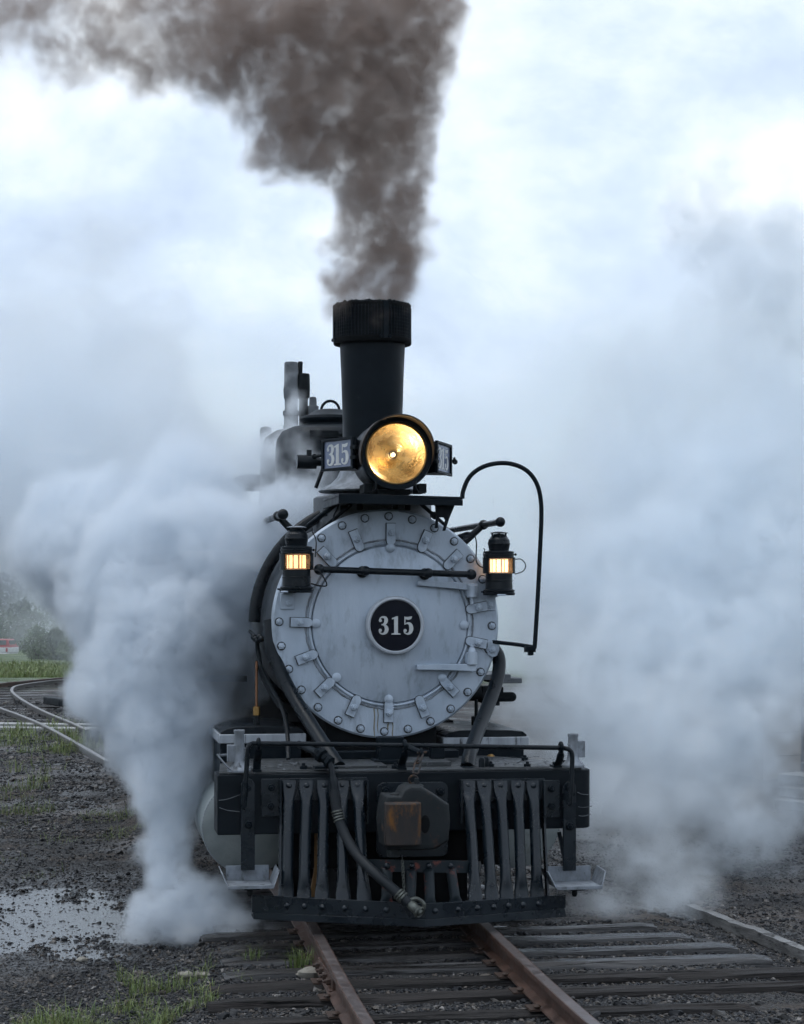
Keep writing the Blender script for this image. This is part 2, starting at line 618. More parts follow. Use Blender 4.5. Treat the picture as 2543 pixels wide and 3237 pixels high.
# rusty drips that have run down from the lowest clamp
drip = mat('dried_rust_run', (.26, .235, .17), (.17, .155, .12), rough=.7, nscale=30)
for (xa, ya, yb_, w) in ((1183, 2238, 2330, .0045), (1194, 2236, 2318, .0035), (1226, 2280, 2305, .005), (1241, 2278, 2336, .004), (1033, 2085, 2110, .003)):
    p0, p1 = at(xa, ya, .849), at(xa + 2, yb_, .849)
    b = MB()
    b.tube([p0, p0.lerp(p1, .3) + Vector((.003, 0, 0)), p0.lerp(p1, .7) + Vector((-.003, 0, 0)), p1], [w, w * .8, w, w * .5], 6, True, [(1, .25, (1, 0, 0))] * 4)
    b.build('rust_run', drip, front)
# spare studs left on the door where clamps were lost
stud = MB()
stud.lathe([(.028, 0), (.028, .006), (.022, .010)], (0, 0, 0), (0, 0, 1), 18)
stud_me = stud.mesh('stud_boss', M['silver'])
for (x, y) in ((828, 310), (425, 718), (537, 1010), (818, 1128), (1108, 1012), (1225, 727)):
    q = at(*crop2(x, y), 0.83)
    piece('stud_boss', stud_me, door, (q.x, .824, q.z), FRONT)
# hinges
for (xa, ya, xb, yb, xk, yk, s) in ((975, 500, 1295, 522, 1268, 545, -1), (970, 955, 1290, 955, 1268, 908, 1)):
    A, B = at(*crop2(xa, ya), .77), at(*crop2(xb, yb), .79)
    K = at(*crop2(xk, yk), .79)
    b = MB()
    ux = (B - A).normalized()
    L = (B - A).length
    b.prism([(0, -.016), (L * .5, -.019), (L, -.026), (L + .004, .02), (L * .5, .019), (0, .014)], A - Vector((0, .01, 0)), ux,
            Vector((0, 0, 1)), -.05)
    b.cyl(K - Vector((0, 0, .038)), K + Vector((0, 0, .038)), .034, n=20)
    b.cyl(K + Vector((0, 0, -.082)), K + Vector((0, 0, .085 if s > 0 else .05)), .011, n=12)
    if s > 0:
        b.lathe([(.026, 0), (.016, .03)], K + Vector((0, 0, .038)), (0, 0, 1), 16)
    b.build('hinge', M['silver'], door, bevel=.004)
    b = MB()
    b.bb((K.x - .035, .80, K.z - .03), (K.x + .035, .855, K.z + .03))
    b.build('hinge_bracket', M['silver'], front, bevel=.004)
# handrail across the door
b = MB()
A, B = at(1010, 1800, .68), at(1490, 1816, .68)
path = [A.lerp(B, t / 6) for t in range(7)]
b.tube(path, .0195, 16)
for q in (A, B):
    b.ball(q, .033, 20)
for t in (.30, .715):
    q = A.lerp(B, t)
    b.ball(q, .030, 18, (1.15, 1, 1))
    b.cyl(q, (q.x, .83, q.z - .005), .017, .024, 14)
    b.lathe([(.036, 0), (.030, .012)], (q.x, .80, q.z - .005), (0, 1, 0), 16)
b.build('door_handrail', M['black_gloss'], loco)


# ---- numerals
def digit_mesh(ch, h, wx, depth, mt, name='numeral'):
    """a fat-faced serif numeral, centred, in the local x-y plane, raised along z"""
    S = []
    polys, balls = [], []
    if ch == '1':
        polys.append([(.03, 0), (.53, 0), (.53, .055), (.39, .085), (.39, 1), (.31, 1), (.06, .90), (.06, .83), (.18, .85), (.18, .085), (.03, .055)])
    if ch == '3':
        S.append([(.09, .78, .03), (.13, .88, .035), (.22, .95, .04), (.32, .955, .055), (.42, .90, .085), (.455, .77, .10), (.41, .63, .08), (.30, .555, .04), (.20, .54, .026)])
        S.append([(.20, .54, .026), (.32, .525, .04), (.43, .45, .08), (.485, .29, .105), (.43, .13, .09), (.32, .05, .055), (.21, .048, .04), (.11, .11, .035), (.075, .22, .03)])
        balls += [(.135, .765, .085), (.13, .235, .09)]
    if ch == '5':
        polys.append([(.08, 1), (.12, .97), (.30, .965), (.46, 1.0), (.51, 1.0), (.46, .85), (.30, .80), (.145, .84), (.135, .54), (.085, .54)])
        S.append([(.10, .55, .012), (.18, .60, .03), (.29, .62, .055), (.41, .55, .09), (.465, .34, .11), (.415, .14, .09), (.31, .05, .055), (.20, .048, .04), (.10, .11, .035), (.065, .22, .03)])
        balls += [(.125, .225, .09)]
    b = MB()
    sc = lambda x, y: ((x - .28) * wx * h, (y - .5) * h)
    k = 0
    for P in polys:
        P = P[::-1]
        b.prism([sc(*p) for p in P], (0, 0, 0), (1, 0, 0), (0, 1, 0), depth)
    for st in S:
        c = catmull([(p[0], p[1], p[2]) for p in st], 6)
        Lq, Rq = [], []
        for i, p in enumerate(c):
            d = c[min(i + 1, len(c) - 1)] - c[max(i - 1, 0)]
            n = Vector((-d.y, d.x)).normalized()
            Lq.append(sc(p.x + n.x * p.z, p.y + n.y * p.z))
            Rq.append(sc(p.x - n.x * p.z, p.y - n.y * p.z))
        k += 1
        dz = depth + k * .0004
        base = len(b.v)
        for q in Lq + Rq:
            b.v.append((q[0], q[1], dz))
        m = len(Lq)
        for i in range(m - 1):
            b.f.append((base + m + i, base + m + i + 1, base + i + 1, base + i))
        base = len(b.v)                  # side walls
        for q in Lq + Rq[::-1]:
            b.v.append((q[0], q[1], dz))
        for q in Lq + Rq[::-1]:
            b.v.append((q[0], q[1], 0))
        for i in range(2 * m):
            j = (i + 1) % (2 * m)
            b.f.append((base + i, base + j, base + 2 * m + j, base + 2 * m + i))
    for (x, y, r) in balls:
        k += 1
        q = sc(x, y)
        b.lathe([(r * h * .95, 0), (r * h * .95, depth + k * .0004)], (q[0], q[1], 0), (0, 0, 1), 20)
    return b.mesh(name, mt, 30)


NP = at(1250.5, 1977, .735)
b = MB()
b.lathe([(.152, .010), (.153, -.012), (.160, -.018), (.170, -.016), (.177, -.006), (.177, .035), (.150, .05)], NP, (0, 1, 0), 80, False)
b.lathe([(.11, .02), (.11, .09)], NP, (0, 1, 0), 32)
plate = b.build('number_plate', M['plate_rim'], loco)
MB().lathe([(.0005, -.004), (.155, -.004), (.155, .02)], NP, (0, 1, 0), 64, False).build('plate_disc', M['plate_black'], plate)
for ch, px in (('3', 1211), ('1', 1252), ('5', 1290)):
    q = at(px, 1977, .73)
    piece('numeral', digit_mesh(ch, .110, 1.0, .006, M['plate_white']), plate, q, FRONT)

# ---- bracket plates on the front and lamp brackets
for (px, py, w, h, s) in ((909, 1901, .085, .095, -1), (1552, 1908, .06, .085, 1)):
    q = at(px, py, .845)
    b = MB()
    b.box((q.x, .843, q.z), (w, .012, h))
    b.box((q.x, .80, q.z + h / 2 + .002), (w * .8, .10, .010))
    b.box((q.x + s * .02, .70, q.z + h / 2 + .010), (w * .9, .16, .010))
    b.build('lamp_bracket', M['silver'], loco, bevel=.003)
    piece('bolt', bolt_silver, front, (q.x - .01 * s, .837, q.z - .01), (pi / 2, .3, 0))
b = MB()
q = at(1555, 2050, .842)
b.prism([(-.032, .045), (.045, .045), (.045, -.01), (.03, -.045), (.0, -.055), (-.028, -.035)], (q.x, .842, q.z), (1, 0, 0), (0, 0, 1), .014)
b.build('rail_bracket', M['silver'], loco, bevel=.003)
piece('bolt', bolt_silver, front, (q.x, .828, q.z - .006), FRONT)

# ---- smokestack
SY = 1.45
SC = at(1178, 1300, SY)
zz = lambda py, Y=SY: at(1178, py, Y).z
b = MB()
zt, zb = zz(1085), zz(1620)
b.lathe([(.188, zb), (.186, zz(1500)), (.190, zz(1330)), (.198, zz(1200)), (.208, zt), (.206, zt + .04)], (SC.x, SY, 0), (0, 0, 1), 64, False)
b.lathe([(.165, zz(1200)), (.165, zt + .2)], (SC.x, SY, 0), (0, 0, 1), 48, False)
stack = b.build('smokestack', M['black'], loco)
ct = zz(970)
b = MB()
b.lathe([(.205, zt - .005), (.244, zt - .012), (.248, zt - .006), (.248, zt + .022), (.242, zt + .026), (.241, ct - .012), (.244, ct - .01), (.244, ct), (.232, ct + .004),
         (.230, zt + .03), (.2, zt + .02)], (SC.x, SY, 0), (0, 0, 1), 96, False)
b.build('arrester_wall', M['void'], stack)
b = MB()
for k in range(72):                      # the upright wires of the spark arrester
    a = 2 * pi * k / 72
    b.box((SC.x + cos(a) * .244, SY + sin(a) * .244, (zt + ct) / 2), (.007, .007, ct - zt - .03), Matrix.Rotation(a, 3, 'Z'))
for k in range(9):
    z = zt + .035 + k * (ct - zt - .04) / 9
    b.torus((SC.x, SY, z), (0, 0, 1), .2425, .0022, 72, 4)
tag(b.build('spark_arrester', M['black'], stack), kind='stuff')
for a in (-1.38, 1.0, 3.2):
    b = MB()
    R = Matrix.Rotation(a, 3, 'Z')
    b.box(Vector((SC.x, SY, (zt + ct) / 2 + .004)) + R @ Vector((.249, 0, 0)), (.010, .03, ct - zt - .004), R)
    for s in (-.03, .028):
        b.lathe([(.012, 0), (.010, .012)], Vector((SC.x, SY, zt + .016)) + R @ Vector((.246, s, 0)), R @ Vector((1, 0, 0)), 8)
    b.build('arrester_clip', M['black'], stack)
b = MB()                                  # ragged crust of soot on the rim
pts, rad = [], []
for k in range(120):
    a = 2 * pi * k / 119
    pts.append((SC.x + cos(a) * .236, SY + sin(a) * .236, ct + .002 + abs(noise.noise(Vector((cos(a) * 8, sin(a) * 8, 0)))) * .012))
    rad.append(.007 + abs(noise.noise(Vector((cos(a) * 15, sin(a) * 15, 5)))) * .014)
b.tube(pts, rad, 6, False)
b.build('soot_crust', M['soot'], stack, smooth=0)
# silver skirt and grey saddle drum at its foot
zs = zz(1553)
b = MB()
prof = [(.19, zs + .20), (.20, zs + .14), (.225, zs + .085), (.265, zs + .045), (.325, zs + .015), (.345, zs), (.337, zs - .008), (.20, zs - .01)]
b.lathe(prof, (SC.x, SY, 0), (0, 0, 1), 56, False)
b.build('stack_skirt', M['silver_dirty'], stack)
b = MB()
b.lathe([(.375, DZ + .50), (.375, zz(1562) - .03), (.36, zz(1562) - .02), (.18, zz(1562) - .02)], (SC.x, SY, 0), (0, 0, 1), 56, False)
b.build('stack_saddle', M['grey'], loco)
for (px, py) in ((1040, 1618), (1090, 1606), (1139, 1602), (1247, 1601), (1290, 1604)):
    q = at(px, py, SY - .36)
    dx = max(-.36, min(.36, q.x - SC.x))
    yy = SY - sqrt(.377 ** 2 - dx ** 2)
    b = MB()
    b.box((SC.x + dx, yy, q.z), (.036, .02, .036), Matrix.Rotation(math.asin(dx / .377), 3, 'Z'))
    b.build('saddle_cutout', M['void'], loco, bevel=.003)  # near-black blocks put the shade of the drum's square holes into colour

# ---- headlight shelf, struts
A, B = at(1072, 1563, .45), at(1464, 1575, .45)
b = MB()
ux = (B - A)
L = ux.length
ux.normalize()
uz = Vector((0, 0, 1))
b.prism([(0, -.016), (L, -.016), (L, 0), (0, 0)], A + Vector((0, .75, .008)), ux, uz, .75)      # plate
b.prism([(0, -.052), (L, -.044), (L, -.010), (0, -.006)], A + Vector((0, .012, 0)), ux, uz, .012)   # front lip
b.prism([(0, -.052), (.012, -.052), (.012, -.010), (0, -.010)], A + Vector((0, .75, 0)), ux, uz, .735)
shelf = b.build('headlight_shelf', M['black'], loco, bevel=.002)
b = MB()
q0, q1 = at(1330, 1592, .62), at(1408, 1660, .80)
b.tube([q0, q0.lerp(q1, .45), q0.lerp(q1, .5), q0.lerp(q1, .6), q0.lerp(q1, .65), q1], [.012, .012, .021, .021, .013, .010], 10)
p = at(1411, 1590, .56)
b.prism([(-.075, .0), (.055, .0), (.05, -.02), (.02, -.09), (-.004, -.165), (-.018, -.165), (-.002, -.10), (-.012, -.085), (-.045, -.085), (-.05, -.15), (-.066, -.15),
         (-.058, -.09), (-.062, -.02)], p, (1, 0, 0), (0, 0, 1), -.03)
b.box((p.x - .01, .56, p.z + .014), (.15, .09, .028))
b.build('shelf_bracket', M['black'], shelf, bevel=.002)
for (xa, ya, xb, yb, ra) in ((1065, 1590, 930, 1700, .017), (1110, 1595, 1010, 1680, .012)):
    MB().tube([at(xa, ya, 1.0), at(xb, yb, 1.25)], ra, 10).build('shelf_strut', M['black'], shelf)
b = MB()
b.tube(catmull([at(1074, 1585, .9), at(1066, 1610, .92), at(1056, 1630, .92), at(1055, 1665, .90)]), .005, 6)
b.build('shelf_wire', M['black'], shelf)

# ---- headlight
HC = at(1254, 1433, .60)
b = MB()
b.lathe([(.182, .05), (.184, .0), (.190, -.008), (.214, -.008), (.218, .0), (.218, .035), (.212, .04), (.212, .40), (.18, .47), (.08, .50), (.0005, .50)], HC, (0, 1, 0), 72, False)
head = b.build('headlight', M['black'], loco)
b = MB()                                   # hood over the upper half
n = 40
for i in range(n + 1):
    a = radians(-18) + radians(216) * i / n
    reach = .145 * max(0.0, sin((a - radians(-18)) / radians(216) * pi)) ** .8
    c, s = cos(a), sin(a)
    for r in (.222, .214):
        b.v.append((HC.x + c * r, HC.y - .004 - reach, HC.z + s * r))
        b.v.append((HC.x + c * r, HC.y + .03, HC.z + s * r))
for i in range(n):
    o, q = i * 4, i * 4 + 4
    b.f += [(o, o + 1, q + 1, q), (o + 2, q + 2, q + 3, o + 3), (o, q, q + 2, o + 2)]
b.build('hood', M['hood_brown'], head)
b = MB()                                   # bowl
b.lathe([(.179 * sqrt(t), .20 * (1 - t) + .012) for t in (1, .9, .8, .7, .6, .5, .4, .3, .22, .15, .1, .06, .03)] + [(.022, .20), (.022, .17), (.0005, .17)], HC, (0, 1, 0), 64, False)
b.build('reflector', M['gold'], head)
b = MB()
b.ball(HC + Vector((.0, .115, 0)), .011, 16)
b.build('bulb', M['bulb'], head)
MB().torus(HC + Vector((0, .135, 0)), (0, 1, 0), .021, .004, 28, 8).build('bulb_holder', M['hood_brown'], head)
MB().lathe([(.0005, -.012), (.06, -.010), (.12, -.004), (.178, .006), (.180, .010)], HC, (0, 1, 0), 64, False).build('lens', M['lens'], head)
MB().torus(HC + Vector((0, .004, 0)), (0, 1, 0), .180, .006, 72, 8).build('lens_ring', M['brass'], head)
li = bpy.data.lights.new('headlight_lamp', 'POINT')
li.energy = 0.75
li.color = (1.0, .78, .50)
li.shadow_soft_size = .016
lo = bpy.data.objects.new('headlight_lamp', li)
COL.objects.link(lo)
lo.location = HC + Vector((-.045, .095, -.045))
put(lo, head)
for (px, w) in ((1160, .05), (1330, .05)):
    q = at(px, 1545, .75)
    MB().box((q.x, .78, q.z), (w, .2, .055)).build('headlight_foot', M['soot'], head, bevel=.003)
b = MB()
b.box((HC.x, .80, HC.z - .225), (.20, .24, .03))
b.build('headlight_cradle', M['soot'], head, bevel=.003)
b = MB()
b.tube(catmull([at(1187, 1520, .5), at(1189, 1545, .5), at(1178, 1556, .52)]), .004, 6)
b.tube(catmull([at(1314, 1520, .5), at(1316, 1545, .5), at(1326, 1556, .52), at(1345, 1558, .52)]), .006, 6)
b.build('headlight_wire', M['soot'], head)
# number boards on its flanks
for (ia, oa, hh, s) in (((1121, 1430, .70), (1021, 1441, 1.0), .097, -1), ((1377, 1443, .70), (1424, 1457, 1.0), .097, 1)):
    I, O = at(*ia), at(*oa)
    ux = (O - I) if s > 0 else (I - O)
    W = ux.length
    ux.normalize()
    c = (I + O) / 2
    nrm = ux.cross(Vector((0, 0, 1)))      # out of the board, to the front
    b = MB()
    uz = Vector((0, 0, 1))
    # wedge-shaped housing back to the lamp casing
    back = Vector((HC.x + s * .17, .97, c.z))
    for zt_, in ((hh,), (-hh,)):
        pass
    tri = [(I - nrm * .004), (O - nrm * .004), back]
    vb = [p_ + uz * k * hh for k in (-.96, .96) for p_ in tri]
    b.add([Vector((p_.x, p_.y, c.z + (hh * .96 if i > 2 else -hh * .96))) for i, p_ in enumerate(tri + tri)],
          [(0, 1, 2), (5, 4, 3), (0, 3, 4, 1), (1, 4, 5, 2), (2, 5, 3, 0)])
    fw = .016
    for (x0, x1, z0, z1) in ((-W / 2, W / 2, hh - fw, hh), (-W / 2, W / 2, -hh, -hh + fw), (-W / 2, -W / 2 + fw * 1.4, -hh + fw, hh - fw), (W / 2 - fw * 1.4, W / 2, -hh + fw, hh - fw)):
        b.prism([(x0, z0), (x1, z0), (x1, z1), (x0, z1)], c - nrm * .004, ux, uz, .018)
    board = b.build('number_board', M['black'], head, bevel=.002)
    MB().prism([(-W / 2 + .02, -hh + .014), (W / 2 - .02, -hh + .014), (W / 2 - .02, hh - .014), (-W / 2 + .02, hh - .014)], c - nrm * .006, ux, uz, .008).build(
        'board_glass', M['board_glass'], head)
    Rm = Matrix((ux, uz, nrm)).transposed()
    for ch, k in (('3', -1), ('1', -.08), ('5', .86)):
        piece('numeral', digit_mesh(ch, .128, 1.15, .0015, M['plate_white']), head, c + ux * (k * W * .245) + nrm * .0022 - uz * .002, Rm.to_euler())
    b = MB()                               # thumb latch on the outer edge
    e_ = c + ux * (W / 2 * s)
    b.tube([e_ + nrm * .012, e_ + ux * s * .03 + nrm * .012, e_ + ux * s * .07 + nrm * .01], [.008, .012, .008], 8)
    b.ball(e_ + ux * s * .075 + nrm * .01, .017, 12, (1, .5, 1))
    if s > 0:
        b.torus(e_ - ux * .012 + nrm * .03, nrm, .018, .005, 14, 6)
    b.build('board_latch', M['soot'], head)
    b = MB()
    e_ = c - ux * (W / 2 * s)
    b.box(e_ + nrm * .006 + uz * .03, (.05, .02, .02), Rm)
    b.box(e_ + nrm * .006 - uz * .03, (.05, .02, .02), Rm)
    b.build('board_hinge', M['soot'], head)
# classification lamp body left of the boards
b = MB()
q = at(985, 1460, 1.15)
b.cyl(q + Vector((-.09, 0, 0)), q + Vector((.03, 0, .0)), .044, n=20)
b.cyl(q + Vector((.03, 0, 0)), q + Vector((.10, 0, 0)), .026, n=16)
b.box(q + Vector((-.015, 0, .058)), (.03, .03, .03))
b.tube([q + Vector((.08, 0, -.02)), q + Vector((.03, .02, -.16))], .012, 8)
b.build('blower_valve', M['black_gloss'], loco)

# ---- domes
b = MB()
YD = 3.2
D1 = at(1045, 1400, YD)
z = lambda py: at(1045, py, YD).z
b.lathe([(.47, DZ + .52), (.43, DZ + .66), (.40, z(1560)), (.395, z(1420)), (.385, z(1390)), (.35, z(1366)), (.28, z(1352)), (.20, z(1347)), (.19, z(1336))], (D1.x, YD, 0), (0, 0, 1), 56, False)
dome = b.build('sand_dome', M['black'], loco)
b = MB()
b.lathe([(.18, z(1345)), (.215, z(1334)), (.222, z(1326)), (.212, z(1318)), (.17, z(1313)), (.125, z(1302)), (.105, z(1297)), (.06, z(1294)), (.0005, z(1293))], (D1.x, YD, 0), (0, 0, 1), 48, False)
b.tube([(D1.x + .066 * cos(pi * i / 16), YD, z(1299) + .072 * sin(pi * i / 16)) for i in range(17)], .010, 8)
lid = b.build('dome_lid', M['black'], dome)
b = MB()
q = at(1025, 1372, 2.75)
b.box(q, (.20, .05, .045))
b.tube([q + Vector((.08, 0, 0)), q + Vector((.2, .1, .01))], .012, 8)
b.build('sander_pipe', M['soot'], dome)
YS = 4.55
D2 = at(975, 1430, YS)
z2 = lambda py: at(975, py, YS).z
b = MB()
b.lathe([(.45, DZ + .55), (.40, DZ + .7), (.375, z2(1500)), (.37, z2(1420)), (.34, z2(1385)), (.25, z2(1362)), (.0005, z2(1352))], (D2.x, YS, 0), (0, 0, 1), 48, False)
dome2 = b.build('steam_dome', M['black'], loco)


def turret(name, px, prof, m):
    q = at(px, 1300, YS)
    MB().lathe([(r, at(px, py, YS).z) for r, py in prof], (q.x, YS, 0), (0, 0, 1), 20).build(name, m, dome2)


turret('safety_valve', 921, [(.060, 1365), (.062, 1345), (.056, 1344), (.056, 1316), (.066, 1312), (.066, 1300), (.050, 1296), (.052, 1262), (.058, 1258), (.062, 1230), (.056, 1222), (.054, 1150), (.048, 1145), (.010, 1145)], M['grey'])
turret('whistle', 960, [(.035, 1365), (.035, 1262), (.050, 1255), (.052, 1225), (.050, 1190), (.046, 1182), (.020, 1180)], M['soot'])
turret('whistle_stem', 950, [(.016, 1200), (.018, 1160), (.020, 1146), (.016, 1143)], M['soot'])
turret('relief_valve', 990, [(.030, 1340), (.032, 1312), (.045, 1308), (.045, 1284), (.030, 1282), (.028, 1258), (.020, 1255)], M['grey'])
YT = 6.0
q = at(841, 1380, YT)
MB().lathe([(.05, q.z - .5), (.05, q.z + .05), (.045, q.z + .075), (.02, q.z + .085)], (q.x, YT, 0), (0, 0, 1), 16).build('generator_stack', M['grey'], loco)

# ---- cab, tender, running boards, frame, wheels
b = MB()
for s in (-1, 1):
    b.bb((s * 1.10 - .02, 6.9, .9), (s * 1.10 + .02, 8.6, 1.75))
    b.bb((s * 1.10 - .02, 6.9, 1.7502), (s * 1.10 + .02, 7.05, 2.6))
    b.bb((s * 1.10 - .02, 8.45, 1.7502), (s * 1.10 + .02, 8.6, 2.6))
    b.bb((s * 1.10 - .02, 7.7, 1.7502), (s * 1.10 + .02, 7.8, 2.6))
b.bb((-1.08, 6.9, .9), (-.74, 6.94, 2.6))
b.bb((.74, 6.9, .9), (1.08, 6.94, 2.6))
b.bb((-.7398, 6.902, 2.3), (.7398, 6.938, 2.6))
cab = b.build('cab', M['black'], loco)
b = MB()
b.prism([(-1.2, 2.55), (-.8, 2.78), (-.3, 2.9), (.3, 2.9), (.8, 2.78), (1.2, 2.55), (1.2, 2.60), (.8, 2.83), (.3, 2.95), (-.3, 2.95), (-.8, 2.83), (-1.2, 2.60)], (0, 8.8, 0), (1, 0, 0), (0, 0, 1), 2.0)
b.build('cab_roof', M['black'], cab)
b = MB()
b.bb((-1.05, 9.1, .55), (1.05, 13.2, 1.9))
b.bb((-1.1, 9.0, .4), (1.1, 13.3, .549))
b.build('tender', M['black'], loco, bevel=.03)
for s in (-1, 1):
    MB().bb((s * .72, 2.0, 1.30), (s * 1.05, 6.9, 1.335)).build('running_board', M['grey'], loco)
b = MB()
for s in (-1, 1):
    b.bb((s * .30 - .05, .3, .30), (s * .30 + .05, 8.5, .62))
b.bb((-.62, .28, .30), (.62, .8, .86))
b.bb((-.38, .12, .10), (.38, 2.2, .299))  # low block added to keep light out from under the pilot
b.bb((-.34, .9, .45), (.34, 1.7, 1.25))
b.bb((-.6, 1.7, .35), (.6, 6.8, 1.05))
b.build('frame', M['void'], loco)
b = MB()
b.lathe([(.60, .0), (.60, .06), (.54, .07), (.54, .01)], (0, 0, 0), (1, 0, 0), 32, False)
wheel_mesh_b = MB()
wheel_mesh_b.lathe([(.46, -.07), (.49, -.07), (.49, -.04), (.46, -.035), (.46, .07), (.39, .07), (.39, -.02), (.12, -.02), (.12, .09), (.0005, .09)], (0, 0, 0), (1, 0, 0), 36)
for k in range(12):
    a = 2 * pi * k / 12
    wheel_mesh_b.bar((0, cos(a) * .1, sin(a) * .1), (0, cos(a) * .42, sin(a) * .42), .05, .05, (1, 0, 0))
wm = wheel_mesh_b.mesh('driving_wheel', M['void'])
small_b = MB()
small_b.lathe([(.33, -.06), (.36, -.06), (.36, -.04), (.33, -.03), (.33, .06), (.27, .06), (.27, .0), (.08, .0), (.08, .08), (.0005, .08)], (0, 0, 0), (1, 0, 0), 32)
sm = small_b.mesh('pony_wheel', M['void'])
for s in (-1, 1):
    rz = 0 if s > 0 else pi
    piece('pony_wheel', sm, loco, (s * .49, 1.25, .33), (0, 0, rz))
    for y in (2.6, 3.7, 4.8, 5.9):
        piece('driving_wheel', wm, loco, (s * .49, y, .46), (0, 0, rz))
# injector gear and board end seen right of the boiler
b = MB()
q = at(1590, 2149, 2.6)
b.box(q, (.20, .34, .035))
b.build('running_board_step', M['grey'], loco, bevel=.003)
b = MB()
q = at(1590, 2203, 2.6)
b.cyl(q + Vector((-.18, 0, 0)), q + Vector((.065, 0, 0)), .034, n=16)
b.ball(q + Vector((.065, 0, 0)), .034, 14)
b.box(q + Vector((-.05, 0, .045)), (.10, .05, .05))
b.cyl(q + Vector((-.08, 0, .03)), q + Vector((-.06, 0, .11)), .014, n=10)
b.box(q + Vector((-.06, 0, -.045)), (.07, .04, .03))
b.build('injector', M['soot'], loco, bevel=.004)
b = MB()
q = at(1535, 2190, 1.5)
b.cyl(q + Vector((-.12, 0, 0)), q + Vector((.05, 0, -.01)), .05, n=18)
b.box(q + Vector((.0, 0, -.01)), (.06, .1, .11))
q2 = at(1506, 2280, 1.4)
b.cyl(Vector((q2.x, 1.4, q2.z - .06)), Vector((q2.x, 1.4, q2.z + .14)), .012, n=8)
b.box((q2.x, 1.4, q2.z - .005), (.055, .05, .075))
b.build('check_valve', M['soot'], loco, bevel=.003)

# ---- handrails along the boiler, with ball ends
for (ball, back, post, foot, rr) in (((895, 1626, .72), (800, 1668, 1.6), (853, 1652, .95), (900, 1705, 1.0), .033),
                                     ((1582, 1650, .80), (1400, 1700, 3.4), (1512, 1672, 1.25), (1480, 1735, 1.3), .031)):
    A = at(*ball)
    back_pt = Vector((A.x, 6.6, A.z + .0))
    b = MB()
    b.ball(A, rr, 20)
    b.tube([A, back_pt], .0195, 14)
    for y in (post[2] + 0.05, 2.6, 4.2, 5.8):
        n_ = Vector((DX - A.x, 0, DZ - A.z)).normalized()
        c_ = Vector((A.x, y, A.z))
        b.ball(c_, .032, 16, (1, 1.25, 1))
        b.cyl(c_, c_ + n_ * ((Vector((A.x - DX, 0, A.z - DZ))).length - DR + .03), .020, .026, 12)
    b.build('boiler_handrail', M['black_gloss'], loco)
b = MB()                                   # jacket pipe curving up the left shoulder of the smokebox
pts = []
for k in range(14):
    a = radians(112 + k * 5.2)
    pts.append((DX + cos(a) * (DR + .06), 1.35, DZ + sin(a) * (DR + .06)))
b.tube(pts, .038, 14)
b.build('shoulder_pipe', M['black_gloss'], loco)
b = MB()
A = at(1480, 1690, .86)
b.tube([at(1455, 1700, 1.0), A, A + Vector((.012, -.03, .0))], [.024, .020, .014], 10)
b.build('lamp_arm', M['black_gloss'], loco)

# ---- grab loop on the right
b = MB()
P = [(1462, 1576), (1465, 1552), (1482, 1512), (1512, 1484), (1552, 1468), (1598, 1464), (1642, 1474), (1676, 1497), (1699, 1533), (1710, 1580), (1712, 1640), (1707, 1760), (1700, 1900), (1692, 2030), (1690, 2048)]
b.tube(catmull([at(x, y, .50) for x, y in P], 6), .0135, 12)
b.tube([at(1690, 2046, .50), at(1640, 2038, .62), at(1560, 2029, .84)], .012, 8)
q = at(1682, 2050, .5)
b.box(q + Vector((-.012, 0, -.004)), (.065, .03, .035))
b.box(q + Vector((-.008, 0, -.026)), (.03, .03, .03))
b.build('grab_rail', M['black'], loco)

# ---- braces from smokebox to deck
b = MB()
path = catmull([at(853, 1962, .93), at(858, 2030, .90), at(877, 2100, .86), at(925, 2195, .74), at(990, 2300, .52), at(1072, 2425, .22)], 8)
b.tube(path, .040, 18)
q = at(853, 1985, .93)
b.tube([q + Vector((-.03, 0, -.02)), q + Vector((-.02, 0, .0)), q + Vector((.012, 0, .05))], [.012, .03, .012], 8)
b.build('smokebox_brace', M['black_gloss'], loco)
b = MB()
path = catmull([at(1560, 2048, .95), at(1577, 2080, .92), at(1576, 2130, .86), at(1555, 2200, .74), at(1516, 2300, .50), at(1487, 2380, .26), at(1478, 2425, .17)], 8)
b.tube(path, .041, 18)
q = at(1480, 2432, .14)
b.box((q.x + .035, .10, q.z), (.15, .14, .035))
b.build('smokebox_brace', M['black_gloss'], loco)
for k in (0, 1):
    b = MB()
    b.lathe([(.019, 0), (.019, .045), (.012, .055)], (q.x + .065 + k * .035, .06 + k * .04, q.z + .017), (0, 0, 1), 6)
    b.build('brace_nut', M['black'], loco)
# thin pipes at left
b = MB()
b.tube(catmull([at(812, 2016, 1.15), at(818, 2070, 1.15), at(830, 2120, 1.12), at(868, 2190, 1.05), at(893, 2240, .98), at(908, 2310, .85), at(912, 2400, .70)], 8), .0135, 10)
b.tube(catmull([at(818, 2085, 1.2), at(828, 2130, 1.2), at(858, 2190, 1.15), at(880, 2225, 1.1), at(905, 2260, 1.05)], 8), .017, 10)
b.tube([at(790, 1995, 1.25), at(806, 2010, 1.15)], .010, 8)
for k in range(5):
    b.ball(at(803 + 6 * k, 2014 + 6 * (k % 3), 1.15 - .02 * k), .020, 8)
b.build('lubricator_pipe', M['black_gloss'], loco)
q0, q1 = at(812, 2090, 1.1), at(812, 2240, 1.1)
MB().cyl(q0, q1, .008, n=10).build('copper_pipe', M['copper'], loco)
b = MB()
b.lathe([(.022, -.04), (.022, .01), (.012, .014)], q1, (0, 0, 1), 6)
b.build('pipe_union', M['brass'], loco)
MB().lathe([(.012, -.12), (.020, -.105), (.020, -.07), (.014, -.06), (.014, -.041)], q1, (0, 0, 1), 10).build('pipe_valve', M['soot'], loco)

